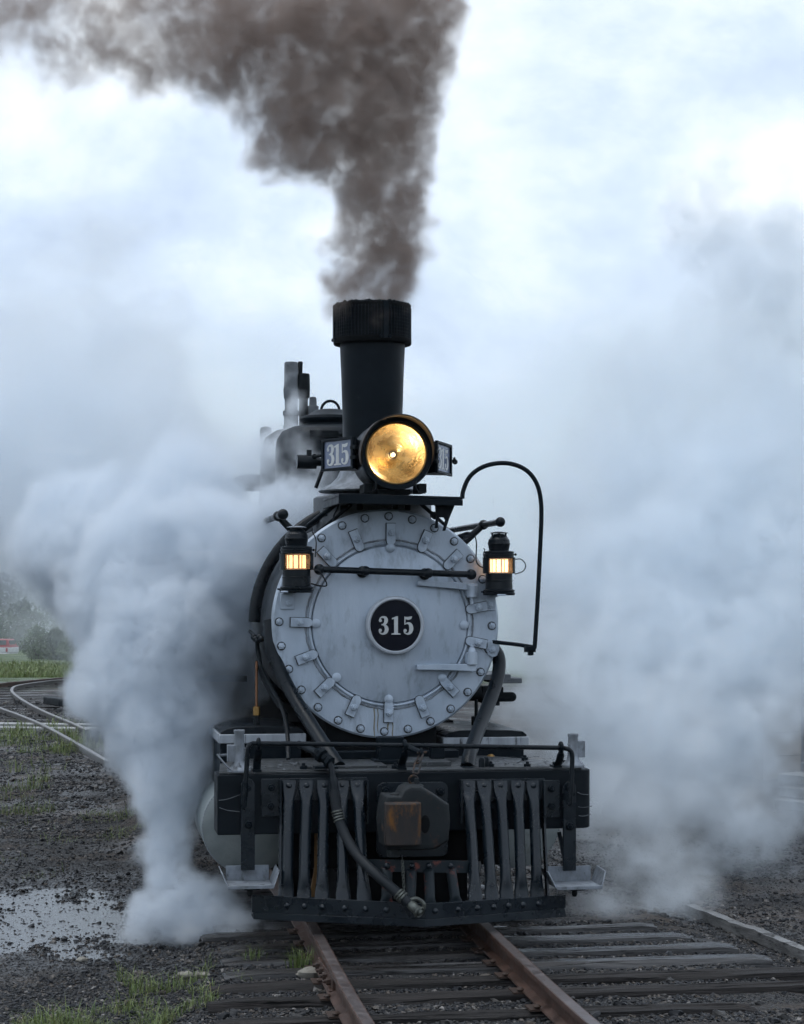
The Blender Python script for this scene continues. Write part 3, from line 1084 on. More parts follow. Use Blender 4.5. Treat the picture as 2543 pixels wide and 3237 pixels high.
# ---- cylinders and valve chests
for s, (cx_, cy_) in ((-1, (790, 2612)),):
    C0 = at(cx_, cy_, .95)
CXO = abs(C0.x)
for s in (-1, 1):
    X = DX + s * (abs(C0.x - DX))
    b = MB()
    b.lathe([(.0005, 0), (.16, .0), (.27, .010), (.286, .020), (.290, .03), (.290, .06), (.285, .065), (.285, .80), (.0005, .80)], (X, .93, C0.z), (0, 1, 0), 64, False)
    cyl_o = b.build('cylinder', M['cylinder'], loco)
    b = MB()
    for k in range(90):
        a = 2 * pi * k / 90
        b.ball((X + cos(a) * .283, .95, C0.z + sin(a) * .283), .0055, 6)
    b.build('cover_beading', M['silver_dirty'], cyl_o)
for s, (x0, x1, yt, yb0, yb1, ybt) in ((-1, (692, 968, 2296, 2321, 2348, 2432)), (1, (1400, 1672, 2307, 2331, 2364, 2440))):
    Y = .93
    a0, a1 = at(x0, yb0, Y), at(x1, yb1, Y)
    zt = at((x0 + x1) / 2, yt, Y).z
    zb = at((x0 + x1) / 2, ybt, Y).z
    W = a1.x - a0.x
    b = MB()
    h = zt - a0.z
    b.prism([(0.012, .0), (W - .012, 0), (W - .012, .012), (W * .93, h * .72), (W * .8, h * .9), (W * .5, h), (W * .2, h * .95), (.05, h * .7), (.012, .012)], (a0.x, Y + .9, a0.z), (1, 0, 0), (0, 0, 1), .9)
    chest = b.build('steam_chest', M['black_gloss'], loco, bevel=.004)
    b = MB()
    b.bb((a0.x, Y - .012, a1.z), (a1.x, Y + .91, a0.z - .001))
    b.build('chest_band', M['silver_streak'], chest, bevel=.006)
    b = MB()
    b.bb((a0.x + .01, Y + .003, zb - .25), (a1.x - .03, Y + .9, a1.z - .001))
    b.build('chest_body', M['black'], chest, bevel=.004)
q = at(1552, 2410, .86)
b = MB()
b.lathe([(.03, -.03), (.03, .0), (.022, .005), (.022, .03), (.03, .035), (.012, .05)], q, (0, 0, 1), 12)
b.tube([q + Vector((-.05, 0, .01)), q + Vector((.05, -.01, .015))], .012, 8)
b.build('drain_cock', M['brass'], loco)
# ---- pilot beam and deck
A, B = at(688, 2440, 0), at(1873, 2443, 0)
zl = at(1280, 2629, 0).z
zt = (A.z + B.z) / 2
b = MB()
poly = [(A.x, 0.0), (B.x - .05, 0.0), (B.x - .02, .02), (B.x, .06), (B.x, .26), (A.x, .26)]      # plan view, rounded right end
b.prism(poly, (0, 0, zl), (1, 0, 0), (0, 1, 0), zt - zl)
beam = b.build('pilot_beam', M['timber'], loco, bevel=.006)
b = MB()                                     # long scratches and checks in the end grain
for (x0, y0, x1, y1) in ((692, 2530, 760, 2512), (694, 2553, 760, 2566), (1826, 2504, 1862, 2512), (1828, 2550, 1872, 2548), (1830, 2578, 1868, 2574)):
    p0, p1 = at(x0, y0, -.001), at(x1, y1, -.001)
    b.tube(catmull([p0, p0.lerp(p1, .4) + Vector((0, 0, -.006)), p1], 5), .0022, 5)
b.build('scratch', M['grey'], beam)
b = MB()
deckpts = [(A.x + .01, .012), (B.x - .06, .012), (B.x - .04, .24), (B.x - .22, .62), (B.x - .42, .92), (A.x + .25, .92), (A.x + .06, .6)]
b.prism(deckpts, (0, 0, zt + .002), (1, 0, 0), (0, 1, 0), .012)
deck = b.build('deck_plate', M['deck'], loco, bevel=.002)
b = MB()
b.bb((-.55, .15, zt + .0145), (-.08, .55, zt + .028))
b.bb((.02, .20, zt + .0145), (.30, .60, zt + .040))
b.bb((.40, .03, zt + .0145), (.92, .035, zt + .020))
b.bb((-.95, .04, zt + .0145), (-.45, .046, zt + .019))
b.build('deck_cover', M['deck'], deck, bevel=.003)
b = MB()
b.bb((-.42, .58, zt + .03), (.42, .66, zt + .075))
b.bb((-.09, .40, zt + .014), (.06, .52, zt + .17))
b.bb((-.12, .38, zt + .0145), (.09, .54, zt + .04))
b.bb((.22, .40, zt + .04), (.30, .48, zt + .11))
b.build('deck_bracket', M['black'], deck, bevel=.005)
for (px, py, Y) in ((1552, 2432, .1), (1668, 2438, .06), (1660, 2408, .5), (1250, 2434, .1), (960, 2428, .15), (1785, 2432, .1), (1398, 2412, .42)):
    q = at(px, py, Y)
    piece('bolt', bolt_black, deck, (q.x, Y, zt + .014))
# flakes of old paint lying on the deck
b = MB()
for k in range(150):
    x = random.choice((random.uniform(-.95, -.3), random.uniform(.45, .98)))
    y = random.uniform(.04, .75)
    s_ = random.uniform(.006, .02)
    R = Euler((random.uniform(-.25, .25), random.uniform(-.25, .25), random.uniform(0, 6))).to_matrix()
    b.box((x, y, zt + .018 + (.002 if True else 0)), (s_ * 1.6, s_, .0015), R)
tag(b.build('paint_flakes', M['grey'], deck), kind='stuff')

# beam front: mounting plates, hangers, bolts
for (x0, y0, x1, y1) in ((826, 2462, 884, 2580), (1722, 2466, 1768, 2582)):
    p0, p1 = at(x0, y0, -.0), at(x1, y1, -.0)
    MB().bb((p0.x, -.016, p1.z), (p1.x, -.001, p0.z)).build('mounting_plate', M['pilot'], beam, bevel=.003)
for (px, py) in ((858, 2489), (856, 2548), (1743, 2493), (1744, 2549), (1557, 2551)):
    q = at(px, py, -.016)
    piece('bolt', bolt_black, beam, (q.x, -.016 if px != 1557 else -.001, q.z), (pi / 2, random.uniform(0, 1), 0))
for (x0, x1, yt_, yb_, bx, by) in ((762, 806, 2462, 2750, 786, 2607), (1781, 1821, 2470, 2752, 1802, 2612)):
    p0, p1 = at(x0, yt_, -.02), at(x1, yb_, -.02)
    b = MB()
    w = (p1.x - p0.x) / 2
    cx_ = (p0.x + p1.x) / 2
    top = [(cx_ + w * cos(t), p0.z - w + w * sin(t)) for t in [pi * i / 10 for i in range(11)]]
    b.prism([(p0.x, p1.z), (p1.x, p1.z)] + top, (0, -.004, 0), (1, 0, 0), (0, 0, 1), .022)
    hang = b.build('step_hanger', M['pilot'], loco, bevel=.002)
    q = at(bx, by, -.03)
    piece('bolt', bolt_black, hang, (q.x, -.026, q.z), (pi / 2, .2, 0), (1.1, 1.1, 1))
    q = at(bx, 2492, -.03)
    piece('bolt', bolt_black, hang, (q.x, -.026, q.z), (pi / 2, .5, 0), (.8, .8, .7))
MB().bar(at(1768, 2630, .10), at(1790, 2740, .03), .022, .012).build('hanger_stay', M['pilot'], loco)
MB().bar(at(800, 2630, .10), at(790, 2740, .03), .022, .012).build('hanger_stay', M['pilot'], loco)

# steps: shallow silver trays
for (x0, x1, y0, y1) in ((694, 883, 2744, 2796), (1722, 1909, 2746, 2798)):
    p0, p1 = at(x0, y0, -.08), at(x1, y1, -.08)
    cx_, W = (p0.x + p1.x) / 2, (p1.x - p0.x) * .94
    zt_, zb_ = p0.z, p1.z
    yb_, yf = .035, -.20
    t = .007
    b = MB()
    b.bb((cx_ - W / 2 + .035, yf, zb_ + .004), (cx_ + W / 2 - .035, yb_, zb_ + .013))                       # tread
    b.bb((cx_ - W / 2 + .035, yb_ + .0002, zb_ + .004), (cx_ + W / 2 - .035, yb_ + t, zt_ - .004))          # back upstand
    for s in (-1, 1):
        e0 = Vector((cx_ + s * (W / 2 - .035), yf, zb_ + .004))
        e1 = Vector((cx_ + s * W / 2, yf + .05, zt_ - .012))
        e2 = Vector((cx_ + s * W / 2, yb_ + t, zt_ - .004))
        e3 = Vector((cx_ + s * (W / 2 - .035), yb_ + t, zb_ + .004))
        o_ = Vector((s * t, 0, 0))
        V = [e0, e1, e2, e3, e0 + o_, e1 + o_, e2 + o_, e3 + o_]
        b.add(V, [(0, 1, 2, 3), (7, 6, 5, 4), (0, 4, 5, 1), (1, 5, 6, 2), (2, 6, 7, 3), (3, 7, 4, 0)])
    b.bb((cx_ - W / 2 + .03, yf - .006, zb_ - .004), (cx_ + W / 2 - .03, yf - .0002, zb_ + .016))             # worn nosing
    step = b.build('step', M['silver_dirty'], loco, bevel=.002)
    b = MB()
    b.bb((cx_ - .03, -.12, zb_ - .022), (cx_ + .055, -.02, zb_ + .0035))
    b.lathe([(.016, 0), (.016, .028), (.010, .04)], (cx_ + .005, -.07, zb_ - .022), (0, 0, -1), 6)
    b.build('step_bolt', M['soot'], step)

# uncoupling rod across the beam
b = MB()
RY = -.075
P = [(776, 2556), (774, 2545), (779, 2450), (784, 2372), (788, 2355), (800, 2350), (1000, 2352), (1280, 2356), (1600, 2361), (1780, 2364), (1798, 2368), (1809, 2385), (1808, 2450), (1803, 2535), (1796, 2540)]
pp = [at(x, y, RY + (0 if 790 < x < 1790 else -.03)) for x, y in P]
b.tube(catmull(pp[:5], 5) + pp[5:10] + catmull(pp[10:], 5)[0:], .0135, 12)
rod = b.build('uncoupling_rod', M['black_gloss'], loco)
for px in (818, 1280, 1774):
    b = MB()
    top = at(px, 2352 + (px - 818) * .012, RY)
    b.torus(top, (1, 0, 0), .026, .011, 20, 8)
    foot = at(px, 2440, -.0)
    n = 12
    path = [Vector((top.x, RY + .0, top.z - .02)), Vector((top.x, RY + .02, top.z - .06)), Vector((top.x, .0, top.z - .10)), Vector((top.x, .03, zt + .012))]
    b.tube(catmull(path, 5), .022, 10, True, [(1.0 if i > 3 else .6 + .13 * i, .35, (1, 0, 0)) for i in range(16)])
    b.bb((top.x - .024, .0, zt + .0145), (top.x + .024, .10, zt + .026))
    b.lathe([(.014, 0), (.014, .016)], (top.x, .07, zt + .026), (0, 0, 1), 6)
    b.build('rod_eye', M['black'], rod)
b = MB()
q0 = at(1285, 2360, RY)
q1 = at(1330, 2378, -.16)
b.tube([q0, q0.lerp(q1, .2), q1], [.016, .018, .015], 10)
b.torus(q1 + Vector((.005, 0, -.002)), (1, 0, 0), .018, .008, 14, 6)
b.build('lift_arm', M['black'], rod)
b = MB()
b.tube([q1 + Vector((-.02, 0, -.002)), q1 + Vector((.035, 0, -.002))], .007, 8)
# two long links down to the coupler eye
e1 = at(1314, 2452, -.30)
for k, (pa, pb, w) in enumerate(((q1 + Vector((.004, 0, -.01)), q1.lerp(e1, .46), .014), (q1.lerp(e1, .36), e1 + Vector((0, 0, .012)), .016))):
    d = (pb - pa)
    sx = Vector((1, 0, 0)) if k else Vector((.4, -.9, 0))
    sx = (sx - d * sx.dot(d) / d.length_squared).normalized()
    loop = [pa + sx * w * .6, pa + d * .1 + sx * w, pa + d * .9 + sx * w, pb + sx * w * .6, pb - sx * w * .6, pa + d * .9 - sx * w, pa + d * .1 - sx * w, pa - sx * w * .6, pa + sx * w * .6]
    b.tube(loop, .0055, 8)
b.torus(e1 + Vector((-.012, 0, -.022)), (0, 1, .3), .024, .0065, 18, 8)
b.build('lift_chain', M['rust'], rod)

# silver flag sockets
for px, yt_, side in ((757, 2314, -1), (1812, 2326, 1)):
    q = at(px, 2442, .06)
    h = at(px, yt_, .06).z - zt
    b = MB()
    b.lathe([(.066, .001), (.066, .012), (.058, .022), (.038, .04), (.031, .07), (.029, .15), (.0275, h - .02), (.031, h - .014), (.031, h), (.022, h + .001), (.022, h - .08), (.0005, h - .08)], (q.x, .06, zt + .012), (0, 0, 1), 28, False)
    b.box((q.x + side * .042, .065, zt + .115), (.05, .05, .095))
    b.build('flag_socket', M['silver_dirty'], loco, bevel=.002)
    b = MB()
    for k in range(7):
        b.ball((q.x - side * .031, .045, zt + .07 + k * .012), .006, 8)
    b.build('socket_chain', M['silver_dirty'], loco)
b = MB()                                    # bent lip at the left end of the deck
b.tube(catmull([at(689, 2388, .10), at(705, 2408, .07), at(725, 2428, .04), at(745, 2438, .03)], 6), .02, 8, True, [(1, .3, (0, 1, 0))] * 19)
b.tube([at(689, 2388, .10), at(720, 2386, .30)], .008, 6)
b.build('deck_lip', M['silver_dirty'], loco)

# ---- pilot (cowcatcher)
pilot = MB()
NOSE_Y, END_Y = -.43, -.10
NT, LT, RT = at(1345, 2857, NOSE_Y), at(797, 2829, END_Y), at(1789, 2829, END_Y)
NB, LB, RB = at(1345, 2906, NOSE_Y), at(797, 2884, END_Y), at(1789, 2871, END_Y)
NL, LL, RL = at(1345, 2931, NOSE_Y - .004), at(803, 2906, END_Y - .004), at(1791, 2898, END_Y - .004)


def vstrip(mb, lt, nt_, rt, lb, nb_, rb, th):
    back = Vector((0, th, 0))
    for (a0, a1, c1, c0) in ((lt, nt_, nb_, lb), (nt_, rt, rb, nb_)):
        V = [a0, a1, c1, c0, a0 + back, a1 + back, c1 + back, c0 + back]
        mb.add(V, [(3, 2, 1, 0), (4, 5, 6, 7), (0, 1, 5, 4), (1, 2, 6, 5), (2, 3, 7, 6), (3, 0, 4, 7)])


vstrip(pilot, LT, NT, RT, LB, NB, RB, .018)
pil = pilot.build('pilot_bar', M['pilot'], loco, bevel=.002)
b = MB()
vstrip(b, LB + Vector((.005, -.003, -.001)), NB + Vector((0, -.003, -.001)), RB + Vector((-.005, -.003, -.001)), LL, NL, RL, .018)
# the flat foot of the angle, running back
V = [LL + Vector((0, .018, .01)), NL + Vector((0, .018, .01)), RL + Vector((0, .018, .01)), RL + Vector((0, .14, .01)), NL + Vector((0, .14, .01)), LL + Vector((0, .14, .01))]
b.add(V + [v - Vector((0, 0, .012)) for v in V], [(0, 1, 4, 5), (1, 2, 3, 4), (11, 10, 7, 6), (10, 9, 8, 7), (5, 4, 10, 11), (4, 3, 9, 10)])
b.build('pilot_shoe', M['pilot'], loco, bevel=.002)


def on_bar(px, t, lift=0.0):
    """a point on the V-shaped bar under pixel column px, t from top (0) to bottom (1)"""
    if px < 1345:
        f = (px - 797) / (1345 - 797)
        top, bot = LT.lerp(NT, f), LB.lerp(NB, f)
    else:
        f = (px - 1345) / (1789 - 1345)
        top, bot = NT.lerp(RT, f), NB.lerp(RB, f)
    return top.lerp(bot, t) + Vector((0, lift, 0))


angL = math.atan2(NT.y - LT.y, NT.x - LT.x)
angR = math.atan2(RT.y - NT.y, RT.x - NT.x)
for px in (909, 964, 1022, 1092, 1158, 1224):
    piece('rivet', rivet_pilot, pil, on_bar(px, .52), (pi / 2, 0, angL))
for px in (1375, 1445, 1506, 1557, 1604, 1651, 1700):
    piece('rivet', rivet_pilot, pil, on_bar(px, .52), (pi / 2, 0, angR))


def pilot_tube(top, bot, r, m, flat_top=True, name='pilot_tube'):
    b = MB()
    pts, fl = [], []
    ts = [0, .06, .10, .14, .18, .24, .4, .6, .76, .82, .87, .92, 1.0]
    bx_axis = (bot - top)
    for t in ts:
        p_ = top.lerp(bot, t)
        if t < .16:
            fw, ft = (1.30, .22) if t < .08 else (1.30 - (t - .08) * 3.2, .22 + (t - .08) * 7)
        elif t > .80:
            k = min(1, (t - .80) / .12)
            fw, ft = 1 + .30 * k, 1 - .74 * k
        else:
            fw, ft = 1, 1
        if not flat_top and t < .16:
            fw, ft = 1, 1
        pts.append(p_)
        fl.append((fw, ft, (1, 0, 0)))
    b.tube(pts, r, 16, True, fl)
    return b.build(name, m, loco, smooth=50)


for (xt, yt_, xb) in ((914, 2466, 910), (970, 2467, 965), (1026, 2468, 1022), (1081, 2468, 1090), (1130, 2468, 1157),
                      (1480, 2468, 1503), (1531, 2468, 1554), (1583, 2468, 1601), (1638, 2468, 1648), (1687, 2468, 1699)):
    top = at(xt, yt_, -.022)
    bot = on_bar(xb, .30, .022)
    t_ = pilot_tube(top, bot, .031, M['pilot'])
    q = at(xt, 2484, -.03)
    piece('rivet', rivet_pilot, t_, (q.x, -.030, q.z), FRONT)
# band round the coupler pocket and the short tubes under it
bandT = [(1132, 2719, -.10), (1150, 2718, -.20), (1225, 2718, -.27), (1345, 2720, -.30), (1432, 2721, -.27), (1505, 2722, -.18), (1521, 2723, -.10)]
b = MB()
tp = catmull([at(*p) for p in bandT], 6)
hgt = .066
for p_ in tp:
    b.v += [tuple(p_), tuple(p_ - Vector((0, 0, hgt))), tuple(p_ + Vector((0, .014, -hgt))), tuple(p_ + Vector((0, .014, 0)))]
for i in range(len(tp) - 1):
    for k in range(4):
        k2 = (k + 1) % 4
        b.f.append((i * 4 + k, i * 4 + k2, i * 4 + 4 + k2, i * 4 + 4 + k))
band = b.build('coupler_band', M['worn'], loco)
for (px, yy) in ((1225, -.27), (1303, -.292), (1356, -.30), (1424, -.272)):
    q = at(px, 2737, yy)
    piece('rivet', rivet_pilot, band, q - Vector((0, .002, 0)), FRONT)
for (xt, xb, yy) in ((1225, 1226, -.25), (1302, 1300, -.275), (1356, 1362, -.28), (1424, 1442, -.25)):
    pilot_tube(at(xt, 2735, yy), on_bar(xb, .30, .022), .029, M['worn'])
# side rails of the pilot frame
for (px, s) in ((886, 1), (1161, -1), (1458, 1), (1719, -1)):
    b = MB()
    t0 = at(px, 2466, -.022)
    bb_ = on_bar(px + (14 if px > 1400 else 2), .3, .03)
    b.bar(t0, Vector((t0.x, -.022, at(px, 2600, 0).z)), .010, .075)
    if px in (886, 1719):
        b.bar(Vector((t0.x, -.022, at(px, 2600, 0).z)), bb_, .010, .06)
    b.build('pilot_side_rail', M['pilot'], loco)
b = MB()
p0, p1 = at(886, 2461, -.004), at(1160, 2470, -.004)
b.bb((p0.x, -.014, p1.z - .10), (p1.x, -.001, p0.z))
b.build('pilot_head_plate', M['pilot'], loco, bevel=.002)
b = MB()
p0, p1 = at(1455, 2464, -.004), at(1722, 2472, -.004)
b.bb((p0.x, -.014, p1.z - .10), (p1.x, -.001, p0.z))
b.build('pilot_head_plate', M['pilot'], loco, bevel=.002)
q0, q1 = at(995, 2632, .30), at(997, 2832, .30)
MB().prism([(-.03, q1.z), (.012, q1.z), (.016, q0.z), (-.004, q0.z), (-.006, q1.z + .14)], (q0.x, .30, 0), (1, 0, 0), (0, 0, 1), .03).build('oak_wedge', M['wood_orange'], loco)

# ---- coupler
p0, p1 = at(1190, 2474, -.0), at(1415, 2705, -.0)
b = MB()
r_ = .04
pl = []
for (cx_, cz_, a0) in ((p1.x - r_, p0.z - r_, 0), (p0.x + r_, p0.z - r_, pi / 2), (p0.x + r_, p1.z + r_, pi), (p1.x - r_, p1.z + r_, 1.5 * pi)):
    pl += [(cx_ + r_ * cos(a0 + pi / 2 * i / 5), cz_ + r_ * sin(a0 + pi / 2 * i / 5)) for i in range(6)]
b.prism(pl, (0, -.001, 0), (1, 0, 0), (0, 0, 1), .018)
bp = b.build('coupler_plate', M['pilot'], beam, bevel=.002)
for (px, py) in ((1218, 2499), (1392, 2502)):
    q = at(px, py, -.02)
    piece('bolt', bolt_black, beam, (q.x, -.019, q.z), (pi / 2, .4, 0), (1.2, 1.2, 1.5))


def crop7(x, y):
    return 1150 + x * .276, 2350 + y * .276


KO = [(255, 600), (420, 606), (470, 520), (540, 482), (660, 486), (800, 570), (988, 700), (1002, 900), (982, 1130), (830, 1222), (600, 1232), (290, 1222), (240, 1180), (205, 900), (232, 720)]
Yb, Yf = -.22, -.42
b = MB()
pts = [at(*crop7(x, y), Yf) for x, y in KO]
cen = sum(pts, Vector()) / len(pts)
n = len(pts)
rings = [(1.0, Yb), (1.0, Yf + .03), (.95, Yf), (.80, Yf - .004)]
for k, Y_ in rings:
    for p_ in pts:
        q = cen.lerp(p_, k)
        b.v.append((q.x, Y_, q.z))
for i in range(len(rings) - 1):
    for k in range(n):
        k2 = (k + 1) % n
        b.f.append((i * n + k2, i * n + k, (i + 1) * n + k, (i + 1) * n + k2))
b.f.append(tuple(3 * n + k for k in range(n)))
b.bb((cen.x - .09, Yb - .001, cen.z - .08), (cen.x + .09, .0, cen.z + .08))
coupler = b.build('coupler', M['coupler'], loco, bevel=.006)
# the knuckle, a thick jaw curling in at its right edge, and beside it a near-black disc painted as its shaded hollow
b = MB()
kz0, kz1 = at(*crop7(450, 690), Yf - .1).z, at(*crop7(450, 1180), Yf - .1).z
xl, xr = at(*crop7(262, 900), Yf - .08).x, at(*crop7(655, 900), Yf - .08).x
plan = [(xl, Yf + .01), (xl - .004, Yf - .06), (xl + .02, Yf - .085), (xl + .10, Yf - .095), (xr - .03, Yf - .09), (xr - .005, Yf - .07), (xr + .012, Yf - .035), (xr + .0, Yf - .01), (xr - .02, Yf + .01)]
b.prism(plan, (0, 0, kz1), (1, 0, 0), (0, 1, 0), kz0 - kz1)
b.build('knuckle', M['rust'], coupler, bevel=.008)
b = MB()
q = at(*crop7(705, 925), Yf - .004)
b.lathe([(.0005, -.003), (.024, -.003), (.028, .004)], q, (0, 1, 0), 24, False)
b.v = [(v[0], v[1], q.z + (v[2] - q.z) * 1.9) for v in b.v]
b.build('throat_shade', M['void'], coupler)
b = MB()
q = at(*crop7(375, 585), -.34)
b.lathe([(.034, -.02), (.034, .004), (.026, .010)], q, (0, 0, 1), 16)
q = at(*crop7(345, 1255), -.34)
b.lathe([(.036, .02), (.036, -.018), (.028, -.024)], q, (0, 0, 1), 12)
q = at(*crop7(608, 440), -.32)
b.box(q + Vector((0, 0, -.005)), (.022, .03, .05))
b.lathe([(.045, 0), (.03, .012)], at(*crop7(600, 488), -.32), (0, 0, 1), 14)
b.build('coupler_pin', M['coupler'], coupler)
b = MB()                                    # small chain hanging under it
c0, c1 = at(1272, 2712, -.33), at(1278, 2812, -.45)
for k in range(11):
    p_ = c0.lerp(c1, (k + .5) / 11)
    h = (c1 - c0).length / 11 * .72
    if k % 2:
        lp = [(.006, h), (.006, -h), (-.006, -h), (-.006, h), (.006, h)]
        b.tube([p_ + Vector((x, 0, z_)) for x, z_ in lp], .0022, 6)
    else:
        b.tube([p_ + Vector((0, 0, h)), p_ - Vector((0, 0, h))], .003, 6)
b.build('hose_chain', M['fitting'], coupler)

# ---- air hose
hp = [(1008, 2383, .02), (1030, 2400, -.02), (1047, 2425, -.06), (1056, 2480, -.085), (1062, 2545, -.10), (1083, 2620, -.14), (1127, 2700, -.24), (1188, 2762, -.36), (1240, 2808, -.42), (1295, 2856, -.47)]
path = catmull([at(*p) for p in hp], 8)
b = MB()
k1 = 3 * 8
b.tube(path[:k1 + 6], [.017] * (k1 - 2) + [.024] * 8, 14)
b.build('brake_pipe', M['black_gloss'], loco)
b = MB()
b.tube(path[k1 + 2:], .0285, 16)
hose = b.build('brake_hose', M['rubber'], loco)
b = MB()
for i in (34, 35, 36, 37):
    d = (path[i + 1] - path[i]).normalized()
    b.torus(path[i] + d * .004, d, .0295, .005, 20, 6)
for i in (-6, -5, -4):
    d = (path[i + 1] - path[i]).normalized()
    b.torus(path[i], d, .030, .007, 20, 6)
b.build('hose_clip', M['fitting'], hose)
b = MB()
g0 = path[-4]
d = (path[-1] - path[-4]).normalized()
g1 = g0 + d * .13
b.tube([g0, g0 + d * .04, g0 + d * .07, g0 + d * .10, g1], [.022, .023, .028, .026, .018], 16)
b.ball(g0 + d * .105, .029, 16, (1, .8, 1))
b.tube(catmull([g0 + d * .05 + Vector((.0, 0, .02)), g0 + d * .06 + Vector((.03, -.01, .035)), g0 + d * .09 + Vector((.042, -.01, .03)), g0 + d * .10 + Vector((.04, 0, .005))], 5), .011, 8)
b.torus(g0 + d * .12, d + Vector((0, -.6, 0)), .028, .007, 16, 6)
b.build('glad_hand', M['fitting'], hose)
b = MB()
for k, (px, py, r) in enumerate(((1003, 2380, .030), (1016, 2388, .042), (1029, 2397, .030), (1041, 2408, .038))):
    c = at(px, py, .02 - .02 * k)
    d = (at(1041, 2408, -.04) - at(1003, 2380, .02)).normalized()
    b.lathe([(r * .8, -.014), (r, -.010), (r, .010), (r * .8, .014)], c, d, 8 if k % 2 else 6)
b.tube([at(945, 2352, .25), at(1003, 2380, .03)], .02, 12)
b.box(at(1030, 2425, .02), (.13, .10, .012))
b.build('angle_cock', M['black'], loco)

# ================================================================== marker lanterns standing on their brackets
def lantern(px, ytop, ybot, Y, label, bright):
    base, top = at(px, ybot, Y), at(px, ytop, Y)
    H = top.z - base.z
    X = base.x
    s = H / .40
    root = empty('marker_lantern', (X, Y, base.z), label, 'lantern', 'marker lanterns either side of the smokebox front')
    Z = lambda t: base.z + t * H
    b = MB()
    b.lathe([(.098, 0.0), (.102, .008), (.102, .016), (.094, .022), (.100, .028), (.100, .034), (.086, .040), (.085, .09), (.088, .093), (.088, .098), (.085, .100), (.085, .142)] and
            [(r * s, base.z + z_ * s) for r, z_ in ((.098, 0.0), (.102, .008), (.102, .016), (.094, .020), (.100, .026), (.100, .034), (.086, .040), (.085, .088), (.088, .091), (.088, .096), (.085, .099), (.085, .140), (.0005, .140))], (X, Y, 0), (0, 0, 1), 48, False)
    b.build('base', M['black_gloss'], root)
    b = MB()
    b.lathe([(r * s, base.z + z_ * s) for r, z_ in ((.0005, .232), (.103, .232), (.105, .238), (.094, .242), (.094, .252), (.099, .255), (.099, .260), (.093, .263), (.095, .272), (.094, .277), (.062, .283), (.066, .30), (.070, .322), (.073, .326), (.069, .332), (.066, .352), (.060, .358), (.048, .378), (.035, .384), (.035, .388))], (X, Y, 0), (0, 0, 1), 40, False)
    for k in range(6):
        a = 2 * pi * k / 6 + .4
        b.tube([(X + cos(a) * .048 * s, Y + sin(a) * .048 * s, base.z + .372 * s), (X + cos(a) * .05 * s, Y + sin(a) * .05 * s, base.z + .394 * s)], .004 * s, 5)
    b.build('chimney', M['black_gloss'], root)
    MB().lathe([(r * s, base.z + z_ * s) for r, z_ in ((.0005, .403), (.03, .402), (.058, .396), (.060, .393), (.05, .392), (.0005, .392))], (X, Y, 0), (0, 0, 1), 32, False).build('cap', M['silver_dirty'] if px < 1200 else M['black_gloss'], root)
    b = MB()                                 # upright cheeks either side of the lens
    for sgn in (-1, 1):
        pl_ = []
        for i in range(7):
            a = (0 if sgn > 0 else pi) + radians(-38 + 76 * i / 6)
            pl_.append((cos(a) * .103 * s, sin(a) * .103 * s))
        inner = [(x * .93, y * .93) for x, y in pl_[::-1]]
        b.prism(pl_ + inner, (X, Y, base.z + .138 * s), (1, 0, 0), (0, 1, 0), .0945 * s)
    b.build('lens_frame', M['black_gloss'], root)
    b = MB()                                 # ribbed glass
    prof = []
    for i in range(19):
        prof.append(((.088 + (.0025 if i % 2 else 0)) * s, base.z + (.1405 + .0912 * i / 18) * s))
    b.lathe(prof, (X, Y, 0), (0, 0, 1), 48, False)
    b.build('lens', M['lantern_glass'], root, smooth=20)
    b = MB()
    for dx, w_ in ((-.056, .004), (-.036, .009), (-.006, .012), (.022, .005), (.044, .010)):
        b.cyl((X + dx * s, Y - .02, base.z + .148 * s), (X + dx * s, Y - .02, base.z + .226 * s), w_ * s, n=10)
    bulb = M['filament'].copy()
    bulb.node_tree.nodes['Principled BSDF'].inputs['Emission Strength'].default_value = bright
    b.build('bulb', bulb, root)
    b = MB()                                 # latch wires and lug
    a = radians(200)
    b.tube(catmull([(X - .1 * s, Y - .03, base.z + .235 * s), (X - .108 * s, Y - .03, base.z + .262 * s), (X - .098 * s, Y - .03, base.z + .285 * s), (X - .106 * s, Y - .03, base.z + .297 * s)], 5), .0028, 6)
    b.ball((X + .10 * s, Y - .03, base.z + .258 * s), .008, 8)
    b.tube([(X - .10 * s, Y - .02, base.z + .022 * s), (X - .118 * s, Y - .02, base.z + .022 * s)], .006, 6)
    b.build('latch', M['black'], root)
    L_ = bpy.data.lights.new('lantern_lamp', 'POINT')
    L_.energy = bright * .045
    L_.color = (1, .62, .28)
    L_.shadow_soft_size = .02
    lo_ = bpy.data.objects.new('lantern_lamp', L_)
    COL.objects.link(lo_)
    lo_.location = (X, Y + .01, base.z + .185 * s)
    put(lo_, root)
    return root


